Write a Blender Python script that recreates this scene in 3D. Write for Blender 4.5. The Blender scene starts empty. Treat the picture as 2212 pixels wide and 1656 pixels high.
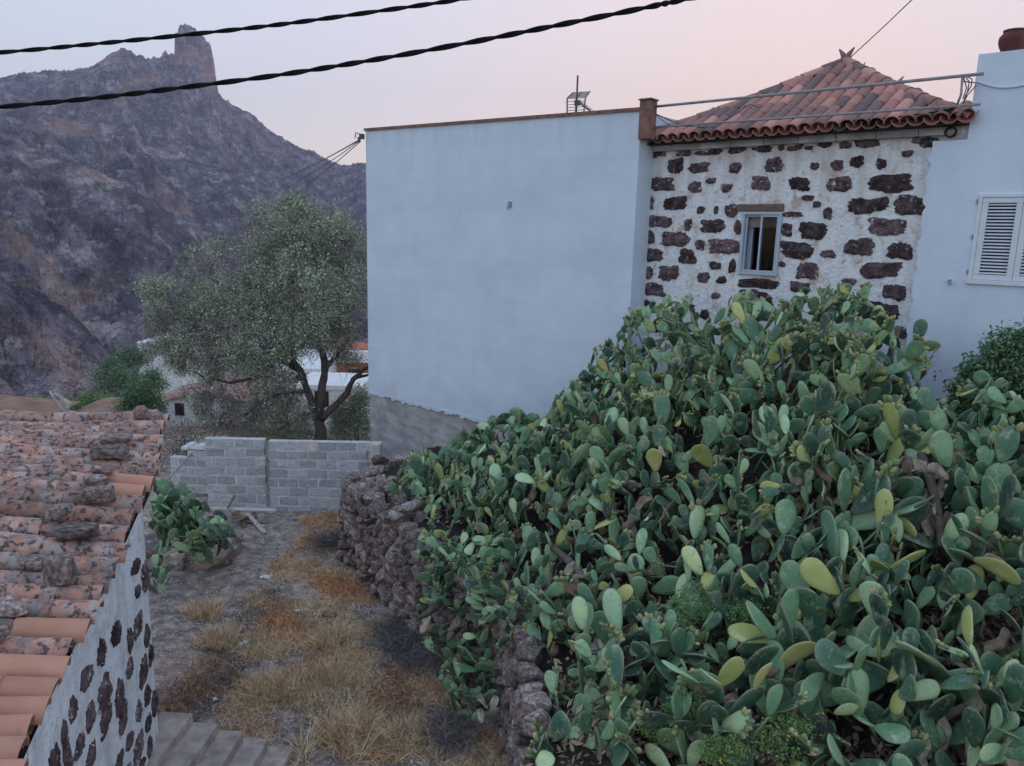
import bpy, bmesh, math, random
import numpy as np
from math import radians, sin, cos, pi, atan2, hypot, sqrt
from mathutils import Vector, Matrix, noise as mnoise

# ------------------------------------------------------------------ camera, sky, sun, exposure
scene = bpy.context.scene
col = scene.collection
F, CX, CY = 1640.0, 1106.0, 828.0            # working picture frame 2212 x 1656
PITCH, ROLL = radians(11.1), 0.0258
CAM = Vector((0, 0, 6.5))
fw = Vector((0, cos(PITCH), -sin(PITCH))); r0 = Vector((1, 0, 0)); u0 = Vector((0, sin(PITCH), cos(PITCH)))
RX = r0 * cos(ROLL) + u0 * sin(ROLL); UX = u0 * cos(ROLL) - r0 * sin(ROLL)
cd = bpy.data.cameras.new('camera'); cam = bpy.data.objects.new('camera', cd); col.objects.link(cam)
cd.sensor_width = 36; cd.lens = 36 * F / 2212; cd.clip_start = .05; cd.clip_end = 20000
mw = Matrix((RX, UX, -fw)).transposed().to_4x4(); mw.translation = CAM
cam.matrix_world = mw
scene.camera = cam

SUN_AZ = radians(19)                          # to the right of the view axis (+Y), behind the tiled roof
SUN_EL = radians(1.3)
world = bpy.data.worlds.new('World'); scene.world = world; world.use_nodes = True
wn = world.node_tree; wn.nodes.clear()
sky = wn.nodes.new('ShaderNodeTexSky'); sky.sky_type = 'NISHITA'; sky.sun_disc = False
sky.sun_elevation = SUN_EL; sky.sun_rotation = SUN_AZ; sky.altitude = 900; sky.air_density = 1.0; sky.dust_density = 4.0; sky.ozone_density = 3.0
gm = wn.nodes.new('ShaderNodeGamma'); gm.inputs[1].default_value = .26           # hazy dusk: glow and zenith drawn together
hs = wn.nodes.new('ShaderNodeHueSaturation'); hs.inputs['Saturation'].default_value = 1.2
tint = wn.nodes.new('ShaderNodeMixRGB'); tint.blend_type = 'MULTIPLY'; tint.inputs[0].default_value = 1; tint.inputs[2].default_value = (1.075, .96, .945, 1)
bg = wn.nodes.new('ShaderNodeBackground'); bg.inputs[1].default_value = .15
wo = wn.nodes.new('ShaderNodeOutputWorld')
bw = wn.nodes.new('ShaderNodeRGBToBW'); pw_ = wn.nodes.new('ShaderNodeMath'); pw_.operation = 'POWER'; pw_.inputs[1].default_value = -.74
vm = wn.nodes.new('ShaderNodeVectorMath'); vm.operation = 'SCALE'
wn.links.new(sky.outputs[0], gm.inputs[0]); wn.links.new(gm.outputs[0], bw.inputs[0]); wn.links.new(bw.outputs[0], pw_.inputs[0])
wn.links.new(gm.outputs[0], vm.inputs[0]); wn.links.new(pw_.outputs[0], vm.inputs['Scale']); wn.links.new(vm.outputs[0], hs.inputs['Color']); wn.links.new(hs.outputs[0], tint.inputs[1])
wn.links.new(tint.outputs[0], bg.inputs[0]); wn.links.new(bg.outputs[0], wo.inputs[0])
sl = bpy.data.lights.new('sun', 'SUN'); sun = bpy.data.objects.new('sun', sl); col.objects.link(sun)
sl.energy = .3; sl.angle = radians(12); sl.color = (1, .8, .68)
sdir = Vector((sin(SUN_AZ) * cos(SUN_EL), cos(SUN_AZ) * cos(SUN_EL), sin(SUN_EL)))
sun.rotation_euler = sdir.to_track_quat('Z', 'Y').to_euler()
sun.location = (6, 30, 20)
vs = scene.view_settings; vs.view_transform = 'Standard'; vs.look = 'None'; vs.gamma = 1; vs.exposure = 2.66
scene.render.engine = 'CYCLES'; scene.cycles.use_denoising = True
scene.cycles.max_bounces = 5; scene.cycles.diffuse_bounces = 3; scene.cycles.volume_bounces = 0; scene.cycles.transparent_max_bounces = 6

R = random.Random(7)
NR = np.random.default_rng(11)

def ray(px, py): return fw * F + RX * (px - CX) - UX * (py - CY)
def at(px, py, fd): return CAM + ray(px, py) * (fd / F)
def at_z(px, py, z):
    r = ray(px, py); return CAM + r * ((z - CAM.z) / r.z)
def at_pl(px, py, P, N):
    r = ray(px, py); return CAM + r * ((P - CAM).dot(N) / r.dot(N))
def proj(p):
    v = p - CAM; d = v.dot(fw)
    return CX + F * v.dot(RX) / d, CY - F * v.dot(UX) / d, d

# ------------------------------------------------------------------ scene graph helpers
PW = {}
def tag(o, label=None, cat=None, group=None, kind=None):
    if label: o['label'] = label
    if cat: o['category'] = cat
    if group: o['group'] = group
    if kind: o['kind'] = kind
    return o
def put(o, parent, M):
    PW[o] = M
    if parent is not None:
        o.parent = parent; o.matrix_basis = PW[parent].inverted() @ M
    else:
        o.matrix_basis = M
    return o
def empty(name, loc, rz=0, label=None, cat=None, group=None):
    o = bpy.data.objects.new(name, None); col.objects.link(o); o.empty_display_size = .2
    put(o, None, Matrix.Translation(loc) @ Matrix.Rotation(rz, 4, 'Z'))
    return tag(o, label, cat, group)
def inst(name, me, parent, M):
    o = bpy.data.objects.new(name, me); col.objects.link(o); return put(o, parent, M)

class MB:
    def __init__(s): s.v = []; s.f = []; s.m = []
    def add(s, vs, fs, mi=0):
        b = len(s.v); s.v += [tuple(v) for v in vs]
        for f in fs: s.f.append(tuple(i + b for i in f)); s.m.append(mi)
        return s
    def box(s, x0, x1, y0, y1, z0, z1, M=None, mi=0):
        vs = [Vector(p) for p in ((x0,y0,z0),(x1,y0,z0),(x1,y1,z0),(x0,y1,z0),(x0,y0,z1),(x1,y0,z1),(x1,y1,z1),(x0,y1,z1))]
        if M: vs = [M @ v for v in vs]
        return s.add(vs, [(0,3,2,1),(4,5,6,7),(0,1,5,4),(1,2,6,5),(2,3,7,6),(3,0,4,7)], mi)
    def prism(s, poly, y0, y1, mi=0):      # poly in (x,z), extruded along y
        n = len(poly)
        vs = [(x, y0, z) for x, z in poly] + [(x, y1, z) for x, z in poly]
        fs = [tuple(range(n)), tuple(range(2*n-1, n-1, -1))] + [((i+1) % n, i, n+i, n+(i+1) % n) for i in range(n)]
        return s.add(vs, fs, mi)
    def tube(s, pts, rad, n=8, mi=0, caps=True):
        pts = [Vector(p) for p in pts]; k = len(pts)
        if not hasattr(rad, '__len__'): rad = [rad] * k
        vs = []; a = None
        for i, p in enumerate(pts):
            d = (pts[min(i+1, k-1)] - pts[max(i-1, 0)]).normalized()
            if a is None: a = d.orthogonal().normalized()
            else:
                a = (a - d * a.dot(d))
                a = a.normalized() if a.length > 1e-6 else d.orthogonal().normalized()
            b = d.cross(a)
            for j in range(n):
                t = 2*pi*j/n; vs.append(p + (a*cos(t) + b*sin(t)) * rad[i])
        fs = []
        for i in range(k-1):
            for j in range(n):
                fs.append((i*n+j, i*n+(j+1) % n, (i+1)*n+(j+1) % n, (i+1)*n+j))
        if caps: fs += [tuple(range(n-1, -1, -1)), tuple((k-1)*n+j for j in range(n))]
        return s.add(vs, fs, mi)
    def lathe(s, prof, n=24, c=(0,0,0), mi=0):
        vs = []; k = len(prof)
        for r, z in prof:
            for j in range(n):
                t = 2*pi*j/n; vs.append((c[0]+r*cos(t), c[1]+r*sin(t), c[2]+z))
        fs = [(i*n+j, i*n+(j+1) % n, (i+1)*n+(j+1) % n, (i+1)*n+j) for i in range(k-1) for j in range(n)]
        return s.add(vs, fs, mi)
    def mesh(s, name, mats, smooth=False, xf=None):
        me = bpy.data.meshes.new(name)
        vs = [xf @ Vector(v) for v in s.v] if xf is not None else s.v
        me.from_pydata(vs, [], s.f)
        for m in (mats if isinstance(mats, (list, tuple)) else [mats]): me.materials.append(m)
        if any(s.m): me.polygons.foreach_set('material_index', s.m)
        if smooth: me.polygons.foreach_set('use_smooth', [True] * len(me.polygons))
        me.update(); return me
    def build(s, name, mats, parent=None, smooth=False, world=False, bevel=0):
        M = PW[parent] if parent is not None else Matrix()
        me = s.mesh(name, mats, smooth, M.inverted() if (world and parent is not None) else None)
        o = bpy.data.objects.new(name, me); col.objects.link(o); put(o, parent, M)
        if bevel:
            b = o.modifiers.new('bevel', 'BEVEL'); b.width = bevel; b.segments = 2; b.limit_method = 'ANGLE'
        return o

def np_mesh(name, V, Fc, mat, smooth=False):
    """V (n,3), Fc (m,k) with k 3 or 4"""
    me = bpy.data.meshes.new(name); n, m, k = len(V), len(Fc), Fc.shape[1]
    me.vertices.add(n); me.vertices.foreach_set('co', np.asarray(V, np.float32).ravel())
    me.loops.add(m*k); me.loops.foreach_set('vertex_index', np.asarray(Fc, np.int32).ravel())
    me.polygons.add(m); me.polygons.foreach_set('loop_start', np.arange(0, m*k, k, dtype=np.int32))
    if smooth: me.polygons.foreach_set('use_smooth', np.ones(m, dtype=bool))
    me.update(calc_edges=True); me.materials.append(mat); return me
def np_obj(name, V, Fc, mat, parent=None, smooth=False):
    V = np.asarray(V, float)
    M = Matrix()
    if parent is not None:
        M = PW[parent]; Mi = np.array(M.inverted()); V = V @ Mi[:3, :3].T + Mi[:3, 3]
    o = bpy.data.objects.new(name, np_mesh(name, V, Fc, mat, smooth)); col.objects.link(o)
    return put(o, parent, M)

# ------------------------------------------------------------------ materials
def srgb(r, g, b):
    f = lambda c: ((c/255+.055)/1.055)**2.4 if c > 10 else c/255/12.92
    return (f(r), f(g), f(b))
def pm(name, stops, scale=4, rough=.85, bump=.3, bscale=60, dist=.01, rnd=0., island=0., detail=6, stretch=None, stains=(), spec=.3, hue=0., attr=None, nrough=.55, dots=None, drip=None):
    m = bpy.data.materials.new(name); m.use_nodes = True; nt = m.node_tree; N, L = nt.nodes, nt.links
    gn = GAIN.get(name, 1); stops = [(p, tuple(min(.9, x*gn) for x in c)) for p, c in stops]; stains = [(tuple(min(.9, x*gn) for x in q[0]),)+tuple(q[1:]) for q in stains]
    b = N['Principled BSDF']; b.inputs['Roughness'].default_value = rough; b.inputs['Specular IOR Level'].default_value = spec
    tc = N.new('ShaderNodeTexCoord'); vec = tc.outputs['Object']
    oi = N.new('ShaderNodeObjectInfo')
    if rnd or hue:
        va = N.new('ShaderNodeVectorMath'); va.operation = 'MULTIPLY_ADD'; L.new(oi.outputs['Random'], va.inputs[0])
        va.inputs[1].default_value = (37, 53, 71); L.new(vec, va.inputs[2]); vec = va.outputs[0]
    if stretch:
        mp = N.new('ShaderNodeMapping'); mp.inputs['Scale'].default_value = stretch; L.new(vec, mp.inputs[0]); svec = mp.outputs[0]
    else: svec = vec
    nz = N.new('ShaderNodeTexNoise'); nz.inputs['Scale'].default_value = scale; nz.inputs['Detail'].default_value = detail; nz.inputs['Roughness'].default_value = nrough
    L.new(svec, nz.inputs['Vector'])
    rp = N.new('ShaderNodeValToRGB'); e = rp.color_ramp.elements
    while len(e) > 1: e.remove(e[-1])
    for i, (p, c) in enumerate(stops):
        el = e[0] if i == 0 else e.new(p)
        el.position = p; el.color = (*c, 1)
    if hue:     # palette picked per object, noise only nudges it
        mm = N.new('ShaderNodeMath'); mm.operation = 'MULTIPLY_ADD'; L.new(nz.outputs[0], mm.inputs[0]); mm.inputs[1].default_value = 1 - hue
        ms = N.new('ShaderNodeMath'); ms.operation = 'MULTIPLY'; L.new(oi.outputs['Random'], ms.inputs[0]); ms.inputs[1].default_value = hue
        L.new(ms.outputs[0], mm.inputs[2]); L.new(mm.outputs[0], rp.inputs[0])
    elif island:
        ge = N.new('ShaderNodeNewGeometry')
        mm = N.new('ShaderNodeMath'); mm.operation = 'MULTIPLY_ADD'; L.new(nz.outputs[0], mm.inputs[0]); mm.inputs[1].default_value = 1 - island
        ms = N.new('ShaderNodeMath'); ms.operation = 'MULTIPLY'; L.new(ge.outputs['Random Per Island'], ms.inputs[0]); ms.inputs[1].default_value = island
        L.new(ms.outputs[0], mm.inputs[2]); L.new(mm.outputs[0], rp.inputs[0])
    else: L.new(nz.outputs[0], rp.inputs[0])
    c = rp.outputs[0]
    for (sc, sscale, lo, hi, stre, sstr) in stains:
        sn = N.new('ShaderNodeTexNoise'); sn.inputs['Scale'].default_value = sscale; sn.inputs['Detail'].default_value = 7; sn.inputs['Roughness'].default_value = .62
        if sstr:
            mp = N.new('ShaderNodeMapping'); mp.inputs['Scale'].default_value = sstr; mp.inputs['Location'].default_value = (sscale, 3, 7); L.new(vec, mp.inputs[0]); L.new(mp.outputs[0], sn.inputs['Vector'])
        else:
            mp = N.new('ShaderNodeMapping'); mp.inputs['Location'].default_value = (sscale*1.7, 3.1, 7.3); L.new(vec, mp.inputs[0]); L.new(mp.outputs[0], sn.inputs['Vector'])
        mr = N.new('ShaderNodeMapRange'); mr.inputs[1].default_value = lo; mr.inputs[2].default_value = hi; mr.inputs[3].default_value = 0; mr.inputs[4].default_value = stre
        L.new(sn.outputs[0], mr.inputs[0])
        mx = N.new('ShaderNodeMixRGB'); L.new(mr.outputs[0], mx.inputs[0]); L.new(c, mx.inputs[1]); mx.inputs[2].default_value = (*sc, 1); c = mx.outputs[0]
    if attr:    # (attribute name, colour, strength)
        an = N.new('ShaderNodeAttribute'); an.attribute_name = attr[0]
        ml = N.new('ShaderNodeMath'); ml.operation = 'MULTIPLY'; L.new(an.outputs['Fac'], ml.inputs[0]); ml.inputs[1].default_value = attr[2]
        mx = N.new('ShaderNodeMixRGB'); L.new(ml.outputs[0], mx.inputs[0]); L.new(c, mx.inputs[1]); mx.inputs[2].default_value = (*attr[1], 1); c = mx.outputs[0]
    if dots:    # regular small marks: (scale, radius, colour, strength)
        vo = N.new('ShaderNodeTexVoronoi'); vo.inputs['Scale'].default_value = dots[0]; vo.inputs['Randomness'].default_value = .45
        mpv = N.new('ShaderNodeMapping'); mpv.inputs['Scale'].default_value = (1, .02, 1); L.new(tc.outputs['Object'], mpv.inputs[0]); L.new(mpv.outputs[0], vo.inputs['Vector'])
        lt = N.new('ShaderNodeMapRange'); lt.inputs[1].default_value = dots[1]; lt.inputs[2].default_value = dots[1]*.5; lt.inputs[3].default_value = 0; lt.inputs[4].default_value = dots[3]; L.new(vo.outputs['Distance'], lt.inputs[0])
        mx = N.new('ShaderNodeMixRGB'); L.new(lt.outputs[0], mx.inputs[0]); L.new(c, mx.inputs[1]); mx.inputs[2].default_value = (*dots[2], 1); c = mx.outputs[0]
    for (dz0, dz1, dc, dst, dsx) in (drip or ()):     # rain streaks and splash dirt: strongest at dz0, gone at dz1
        sx_ = N.new('ShaderNodeSeparateXYZ'); L.new(tc.outputs['Object'], sx_.inputs[0])
        mr = N.new('ShaderNodeMapRange'); mr.inputs[1].default_value = dz1; mr.inputs[2].default_value = dz0; mr.inputs[3].default_value = -.30; mr.inputs[4].default_value = .18; L.new(sx_.outputs['Z'], mr.inputs[0])
        sn = N.new('ShaderNodeTexNoise'); sn.inputs['Scale'].default_value = 1; sn.inputs['Detail'].default_value = 6; mp = N.new('ShaderNodeMapping'); mp.inputs['Scale'].default_value = (dsx, 1, dsx*.06 if dsx > 2 else dsx); L.new(tc.outputs['Object'], mp.inputs[0]); L.new(mp.outputs[0], sn.inputs['Vector'])
        ad = N.new('ShaderNodeMath'); ad.operation = 'ADD'; L.new(mr.outputs[0], ad.inputs[0]); L.new(sn.outputs[0], ad.inputs[1])
        m2 = N.new('ShaderNodeMapRange'); m2.inputs[1].default_value = .46; m2.inputs[2].default_value = .72; m2.inputs[3].default_value = 0; m2.inputs[4].default_value = dst; L.new(ad.outputs[0], m2.inputs[0])
        mx = N.new('ShaderNodeMixRGB'); L.new(m2.outputs[0], mx.inputs[0]); L.new(c, mx.inputs[1]); mx.inputs[2].default_value = (*dc, 1); c = mx.outputs[0]
    if rnd:
        mr = N.new('ShaderNodeMapRange'); mr.inputs[3].default_value = 1 - rnd; mr.inputs[4].default_value = 1 + rnd
        L.new(oi.outputs['Random'], mr.inputs[0])
        hv = N.new('ShaderNodeHueSaturation'); L.new(mr.outputs[0], hv.inputs['Value']); L.new(c, hv.inputs['Color']); c = hv.outputs[0]
    L.new(c, b.inputs['Base Color'])
    if bump:
        bn = N.new('ShaderNodeTexNoise'); bn.inputs['Scale'].default_value = bscale; bn.inputs['Detail'].default_value = 5; bn.inputs['Roughness'].default_value = .6; L.new(vec, bn.inputs['Vector'])
        bm_ = N.new('ShaderNodeBump'); bm_.inputs['Strength'].default_value = bump; bm_.inputs['Distance'].default_value = dist
        L.new(bn.outputs[0], bm_.inputs['Height']); L.new(bm_.outputs[0], b.inputs['Normal'])
    return m
def plain(name, c, rough=.6, metal=0, spec=.4):
    return pm(name, [(.3, tuple(x*.88 for x in c)), (.7, c)], scale=7, rough=rough, bump=.08, bscale=80, dist=.003, spec=spec)

M = {}
GAIN = {'cactus_pad': 3.7, 'yellowing_pad': 1.9, 'withered_pad': 2.3, 'volcanic_rock': 2.3, 'dry_dark_soil': 3.8, 'olive_leaf': 3.3, 'olive_bark': 1.6, 'purple_brown_rock': 3.1, 'dark_red_basalt': 1.45, 'lichened_terracotta': 2.2,
        'shade_dark_pad_litter': .8, 'bush_leaf': 2.2, 'weed_leaf': 1.7, 'concrete_block': 2.5, 'pale_mortar': 2.5, 'stained_concrete': 2.0, 'rough_step_concrete': 2.3, 'hillside_earth': 1.9, 'cactus_fruit': 2.0, 'grey_brush': 2.2, 'red_roof_tile': 1.5,
        'dry_straw': 2.5, 'rusty_weed': 3.0, 'grey_twig': 2.2, 'red_earth': 1.9, 'weathered_wood': 1.8, 'gravel': 1.6, 'bleached_wood': 1.8, 'new_terracotta': 1.25}
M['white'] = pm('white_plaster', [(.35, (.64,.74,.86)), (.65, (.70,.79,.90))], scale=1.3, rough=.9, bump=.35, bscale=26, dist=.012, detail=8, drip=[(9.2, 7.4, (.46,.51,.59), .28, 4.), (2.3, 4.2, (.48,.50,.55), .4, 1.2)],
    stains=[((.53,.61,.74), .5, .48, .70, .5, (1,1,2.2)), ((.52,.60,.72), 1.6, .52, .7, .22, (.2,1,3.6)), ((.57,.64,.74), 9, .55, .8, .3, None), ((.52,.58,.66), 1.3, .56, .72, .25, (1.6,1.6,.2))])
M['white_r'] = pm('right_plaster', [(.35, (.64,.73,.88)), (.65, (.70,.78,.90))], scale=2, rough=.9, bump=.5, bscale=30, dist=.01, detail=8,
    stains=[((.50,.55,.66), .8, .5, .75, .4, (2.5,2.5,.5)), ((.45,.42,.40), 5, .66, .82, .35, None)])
M['white_s'] = pm('flaking_limewash', [(.36, (.70,.71,.75)), (.5, (.82,.84,.88)), (.66, (.86,.87,.90))], scale=6, rough=.95, bump=.9, bscale=17, dist=.035, detail=9, drip=[(8.4, 5.6, (.50,.43,.38), .6, 5.)],
    stains=[((.52,.38,.28), 2.6, .56, .64, .75, None), ((.36,.30,.28), 9, .59, .66, .7, None), ((.52,.47,.43), 1.6, .52, .75, .4, (3,3,.35))])
M['white_c'] = pm('cottage_limewash', [(.36, (.72,.75,.82)), (.5, (.80,.83,.90)), (.66, (.84,.86,.90))], scale=5, rough=.95, bump=.8, bscale=14, dist=.03, detail=8,
    stains=[((.46,.42,.38), 3, .54, .66, .55, None), ((.30,.26,.25), 14, .58, .66, .5, None), ((.50,.50,.52), 1.2, .5, .65, .5, (3,3,.5))])
M['concrete'] = pm('stained_concrete', [(.3, (.14,.135,.14)), (.55, (.23,.22,.225)), (.8, (.33,.32,.32))], scale=2.2, rough=.95, bump=.7, bscale=22, dist=.02, detail=9, stretch=(1,1,2.4),
    stains=[((.10,.10,.11), 1.5, .5, .72, .7, (1.2,1.2,.6)), ((.45,.44,.44), 3, .62, .75, .5, (3,3,.4))])
M['block'] = pm('concrete_block', [(.3, (.15,.155,.175)), (.7, (.24,.245,.265))], scale=9, rough=.95, bump=.6, bscale=70, dist=.012, rnd=.22, detail=8,
    stains=[((.10,.095,.10), 3, .50, .66, .65, None), ((.30,.29,.29), 9, .56, .66, .5, None)])
M['mortar'] = pm('pale_mortar', [(.3, (.22,.20,.19)), (.7, (.32,.30,.285))], scale=8, rough=.95, bump=.6, bscale=50, dist=.015, stains=[((.13,.115,.11), 2.5, .5, .75, .6, None)])
M['basalt'] = pm('dark_red_basalt', [(.36, (.034,.023,.028)), (.5, (.066,.044,.050)), (.66, (.125,.088,.092))], scale=9, rough=.95, bump=.9, bscale=45, dist=.02, rnd=.5, detail=9,
    stains=[((.50,.48,.47), 17, .60, .66, .7, None)])
M['rock'] = pm('volcanic_rock', [(.36, (.045,.036,.036)), (.5, (.105,.080,.076)), (.66, (.19,.155,.145))], scale=7, rough=.97, bump=.45, bscale=34, dist=.015, rnd=.4, detail=9,
    stains=[((.26,.22,.205), 5, .62, .78, .5, None), ((.15,.07,.055), 2.5, .58, .72, .5, None)])
M['tile'] = pm('lichened_terracotta', [(.34, (.13,.070,.055)), (.5, (.20,.105,.080)), (.68, (.27,.155,.12))], scale=5, rough=.9, bump=.6, bscale=40, dist=.012, rnd=.28, detail=8,
    stains=[((.095,.085,.088), 7, .47, .57, .75, None), ((.19,.17,.165), 5, .51, .62, .7, None), ((.028,.026,.028), 15, .53, .59, .9, None)])
M['tile_new'] = pm('new_terracotta', [(.3, (.37,.175,.12)), (.7, (.47,.25,.18))], scale=3, rough=.75, bump=.2, bscale=60, dist=.004, rnd=.1,
    stains=[((.20,.12,.10), 9, .62, .74, .5, None)])
M['tile_r'] = pm('red_roof_tile', [(.10, (.11,.085,.09)), (.30, (.20,.115,.105)), (.6, (.30,.14,.115)), (.85, (.37,.19,.155))], scale=4, rough=.85, bump=.4, bscale=40, dist=.01, hue=.75, rnd=.15, detail=8,
    stains=[((.07,.065,.07), 10, .58, .7, .5, None)])
M['dark'] = pm('dark_gap', [(.3, (.02,.017,.017)), (.7, (.05,.042,.04))], scale=10, bump=.5, bscale=30, dist=.02)
M['brick'] = pm('orange_brick', [(.36, (.19,.10,.085)), (.64, (.30,.17,.14))], scale=8, rough=.9, bump=.6, bscale=50, dist=.01, stains=[((.08,.07,.07), 4, .55, .7, .6, None)])
M['alu'] = plain('pale_blue_aluminium', (.46,.53,.64), .4, 0, .5)
M['shutter'] = plain('white_shutter_paint', (.74,.80,.88), .5)
M['wood'] = pm('weathered_wood', [(.3, (.075,.05,.04)), (.7, (.16,.115,.09))], scale=6, stretch=(1,8,8), rough=.9, bump=.5, bscale=60, dist=.006, rnd=.3)
M['deadwood'] = pm('bleached_wood', [(.3, (.14,.12,.115)), (.7, (.36,.33,.32))], scale=14, rough=.9, bump=.5, bscale=60, dist=.006, rnd=.2)
M['metal'] = pm('galvanised_metal', [(.3, (.24,.235,.25)), (.7, (.36,.35,.37))], scale=12, rough=.5, bump=.1, bscale=80, dist=.002, stains=[((.2,.1,.07), 8, .6, .7, .6, None)])
M['cable'] = plain('black_cable', (.008,.008,.012), .8, 0, .2)
M['wire'] = plain('grey_wire', (.12,.11,.12), .6)
M['curtain'] = pm('brown_blind', [(.3, (.035,.02,.016)), (.7, (.06,.036,.028))], scale=4, stretch=(1,1,12), bump=.2)
M['blind'] = plain('beige_blind', (.32,.29,.26), .7)
M['inside'] = plain('room_wall', (.18,.18,.20), .9)
M['pot'] = pm('terracotta_pot', [(.3, (.10,.030,.030)), (.7, (.15,.050,.045))], scale=6, rough=.7, bump=.2, bscale=40, dist=.004)
M['bark'] = pm('olive_bark', [(.3, (.035,.028,.026)), (.7, (.095,.078,.07))], scale=9, stretch=(3,3,.7), rough=.95, bump=1, bscale=22, dist=.04)
M['twig'] = pm('grey_twig', [(.25, (.06,.05,.052)), (.75, (.20,.17,.17))], scale=2, island=.7, rough=.9, bump=0)
M['leaf'] = pm('olive_leaf', [(.15, (.036,.043,.030)), (.42, (.080,.092,.064)), (.62, (.135,.150,.112)), (.85, (.24,.255,.21))], scale=1.4, island=.5, rough=.6, bump=0, spec=.35)
M['leaf_b'] = pm('bush_leaf', [(.15, (.02,.04,.022)), (.5, (.045,.085,.045)), (.85, (.10,.15,.075))], scale=1.2, island=.6, rough=.5, bump=0)
M['leaf_w'] = pm('weed_leaf', [(.15, (.05,.09,.035)), (.5, (.10,.17,.06)), (.85, (.17,.24,.10))], scale=1.2, island=.6, rough=.6, bump=0)
M['flower'] = plain('yellow_flower', (.75,.42,.03), .7)
M['straw'] = pm('dry_straw', [(.12, (.09,.06,.045)), (.4, (.26,.17,.105)), (.65, (.40,.285,.18)), (.9, (.56,.45,.32))], scale=.8, island=.6, rough=.9, bump=0)
M['rust'] = pm('rusty_weed', [(.15, (.07,.04,.03)), (.45, (.20,.10,.05)), (.75, (.32,.17,.075)), (.9, (.26,.22,.10))], scale=.7, island=.6, rough=.9, bump=0)
M['ash'] = pm('grey_brush', [(.2, (.04,.036,.04)), (.8, (.14,.125,.125))], scale=2, island=.7, rough=.9, bump=0)
M['soil'] = pm('dry_dark_soil', [(.36, (.036,.030,.033)), (.5, (.080,.064,.060)), (.64, (.145,.112,.098))], scale=5, rough=1, bump=1, bscale=22, dist=.05, detail=10, nrough=.65,
    stains=[((.17,.11,.075), .9, .52, .68, .5, None), ((.26,.235,.23), 26, .58, .63, .7, None), ((.035,.032,.037), 3.5, .54, .64, .5, None)])
M['litter'] = pm('shade_dark_pad_litter', [(.25, (.022,.017,.016)), (.5, (.06,.047,.042)), (.8, (.15,.12,.105))], scale=5, rough=1, bump=1, bscale=9, dist=.12, detail=9)  # litter colour darkened so the gaps between pads read as shadow
M['gravel'] = pm('gravel', [(.2, (.09,.08,.08)), (.6, (.22,.20,.20)), (.9, (.50,.48,.48))], scale=3, island=.8, rough=.95, bump=0)
M['step'] = pm('rough_step_concrete', [(.3, (.13,.105,.10)), (.7, (.24,.205,.19))], scale=6, rough=1, bump=.9, bscale=55, dist=.015, rnd=.1, detail=9, stains=[((.38,.35,.33), 30, .64, .7, .6, None)])
M['paper'] = plain('white_litter', (.72,.74,.78), .7)
PADC = [(.20, (.006,.020,.014)), (.42, (.020,.052,.033)), (.60, (.052,.104,.056)), (.78, (.130,.188,.112)), (.93, (.22,.25,.10))]
AREO = ((.26,.28,.20), 34, .60, .66, .45, None)
M['pad'] = pm('cactus_pad', PADC, scale=2.2, hue=.66, rough=.46, bump=.3, bscale=26, dist=.012, attr=('rim', (.30,.33,.20), .75), spec=.5, dots=(8.5, .20, (.14,.14,.09), .6),
    stains=[AREO, ((.17,.175,.13), 3.0, .56, .70, .6, None), ((.13,.11,.075), 6, .60, .66, .75, None), ((.05,.045,.03), 13, .63, .68, .8, None)])
M['pad_y'] = pm('yellowing_pad', [(.1, (.12,.16,.05)), (.5, (.26,.28,.10)), (.9, (.42,.38,.17))], scale=2.2, hue=.5, rough=.6, bump=.3, bscale=24, dist=.01, attr=('rim', (.40,.37,.22), .5),
    stains=[((.55,.50,.36), 3, .58, .75, .5, None), ((.10,.07,.04), 6, .66, .72, .7, None)])
M['pad_d'] = pm('withered_pad', [(.1, (.05,.036,.028)), (.45, (.16,.115,.085)), (.7, (.30,.25,.21)), (.95, (.46,.42,.38))], scale=3, hue=.6, rough=.95, bump=.7, bscale=18, dist=.03,
    stains=[((.03,.024,.02), 5, .58, .7, .7, None)])
M['fruit'] = pm('cactus_fruit', [(.2, (.07,.11,.05)), (.6, (.15,.17,.08)), (.9, (.34,.26,.13))], scale=40, island=.5, rough=.6, bump=.2)
M['stem'] = pm('corky_stem', [(.3, (.10,.08,.075)), (.7, (.24,.20,.185))], scale=8, rough=.95, bump=.8, bscale=30, dist=.02)
M['mount'] = pm('purple_brown_rock', [(.39, (.022,.019,.028)), (.47, (.070,.058,.074)), (.54, (.118,.098,.112)), (.62, (.22,.19,.195))], scale=.035, rough=1, bump=1, bscale=.09, dist=34, detail=14, nrough=.74,
    stains=[((.045,.047,.038), .09, .52, .57, .8, None), ((.20,.125,.095), .014, .55, .63, .6, None), ((.26,.225,.215), .05, .58, .65, .6, (1,1,2.2)), ((.028,.025,.03), .022, .57, .63, .7, (1,1,.5))])
M['hill'] = pm('hillside_earth', [(.3, (.10,.075,.06)), (.55, (.17,.13,.10)), (.8, (.26,.20,.15))], scale=.12, rough=1, bump=1, bscale=.5, dist=.6, detail=10, nrough=.65,
    stains=[((.075,.085,.055), .10, .50, .62, .5, None), ((.05,.07,.04), .4, .55, .64, .8, None)])
M['ochre'] = plain('orange_paint', (.45,.14,.07), .8)
M['housew'] = pm('village_white', [(.3, (.66,.67,.68)), (.7, (.78,.785,.80))], scale=.8, rough=.9, bump=.2, bscale=8, dist=.02)
M['earthwall'] = pm('red_earth', [(.3, (.11,.065,.05)), (.7, (.19,.12,.09))], scale=1.2, rough=1, bump=1, bscale=5, dist=.1)
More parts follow.
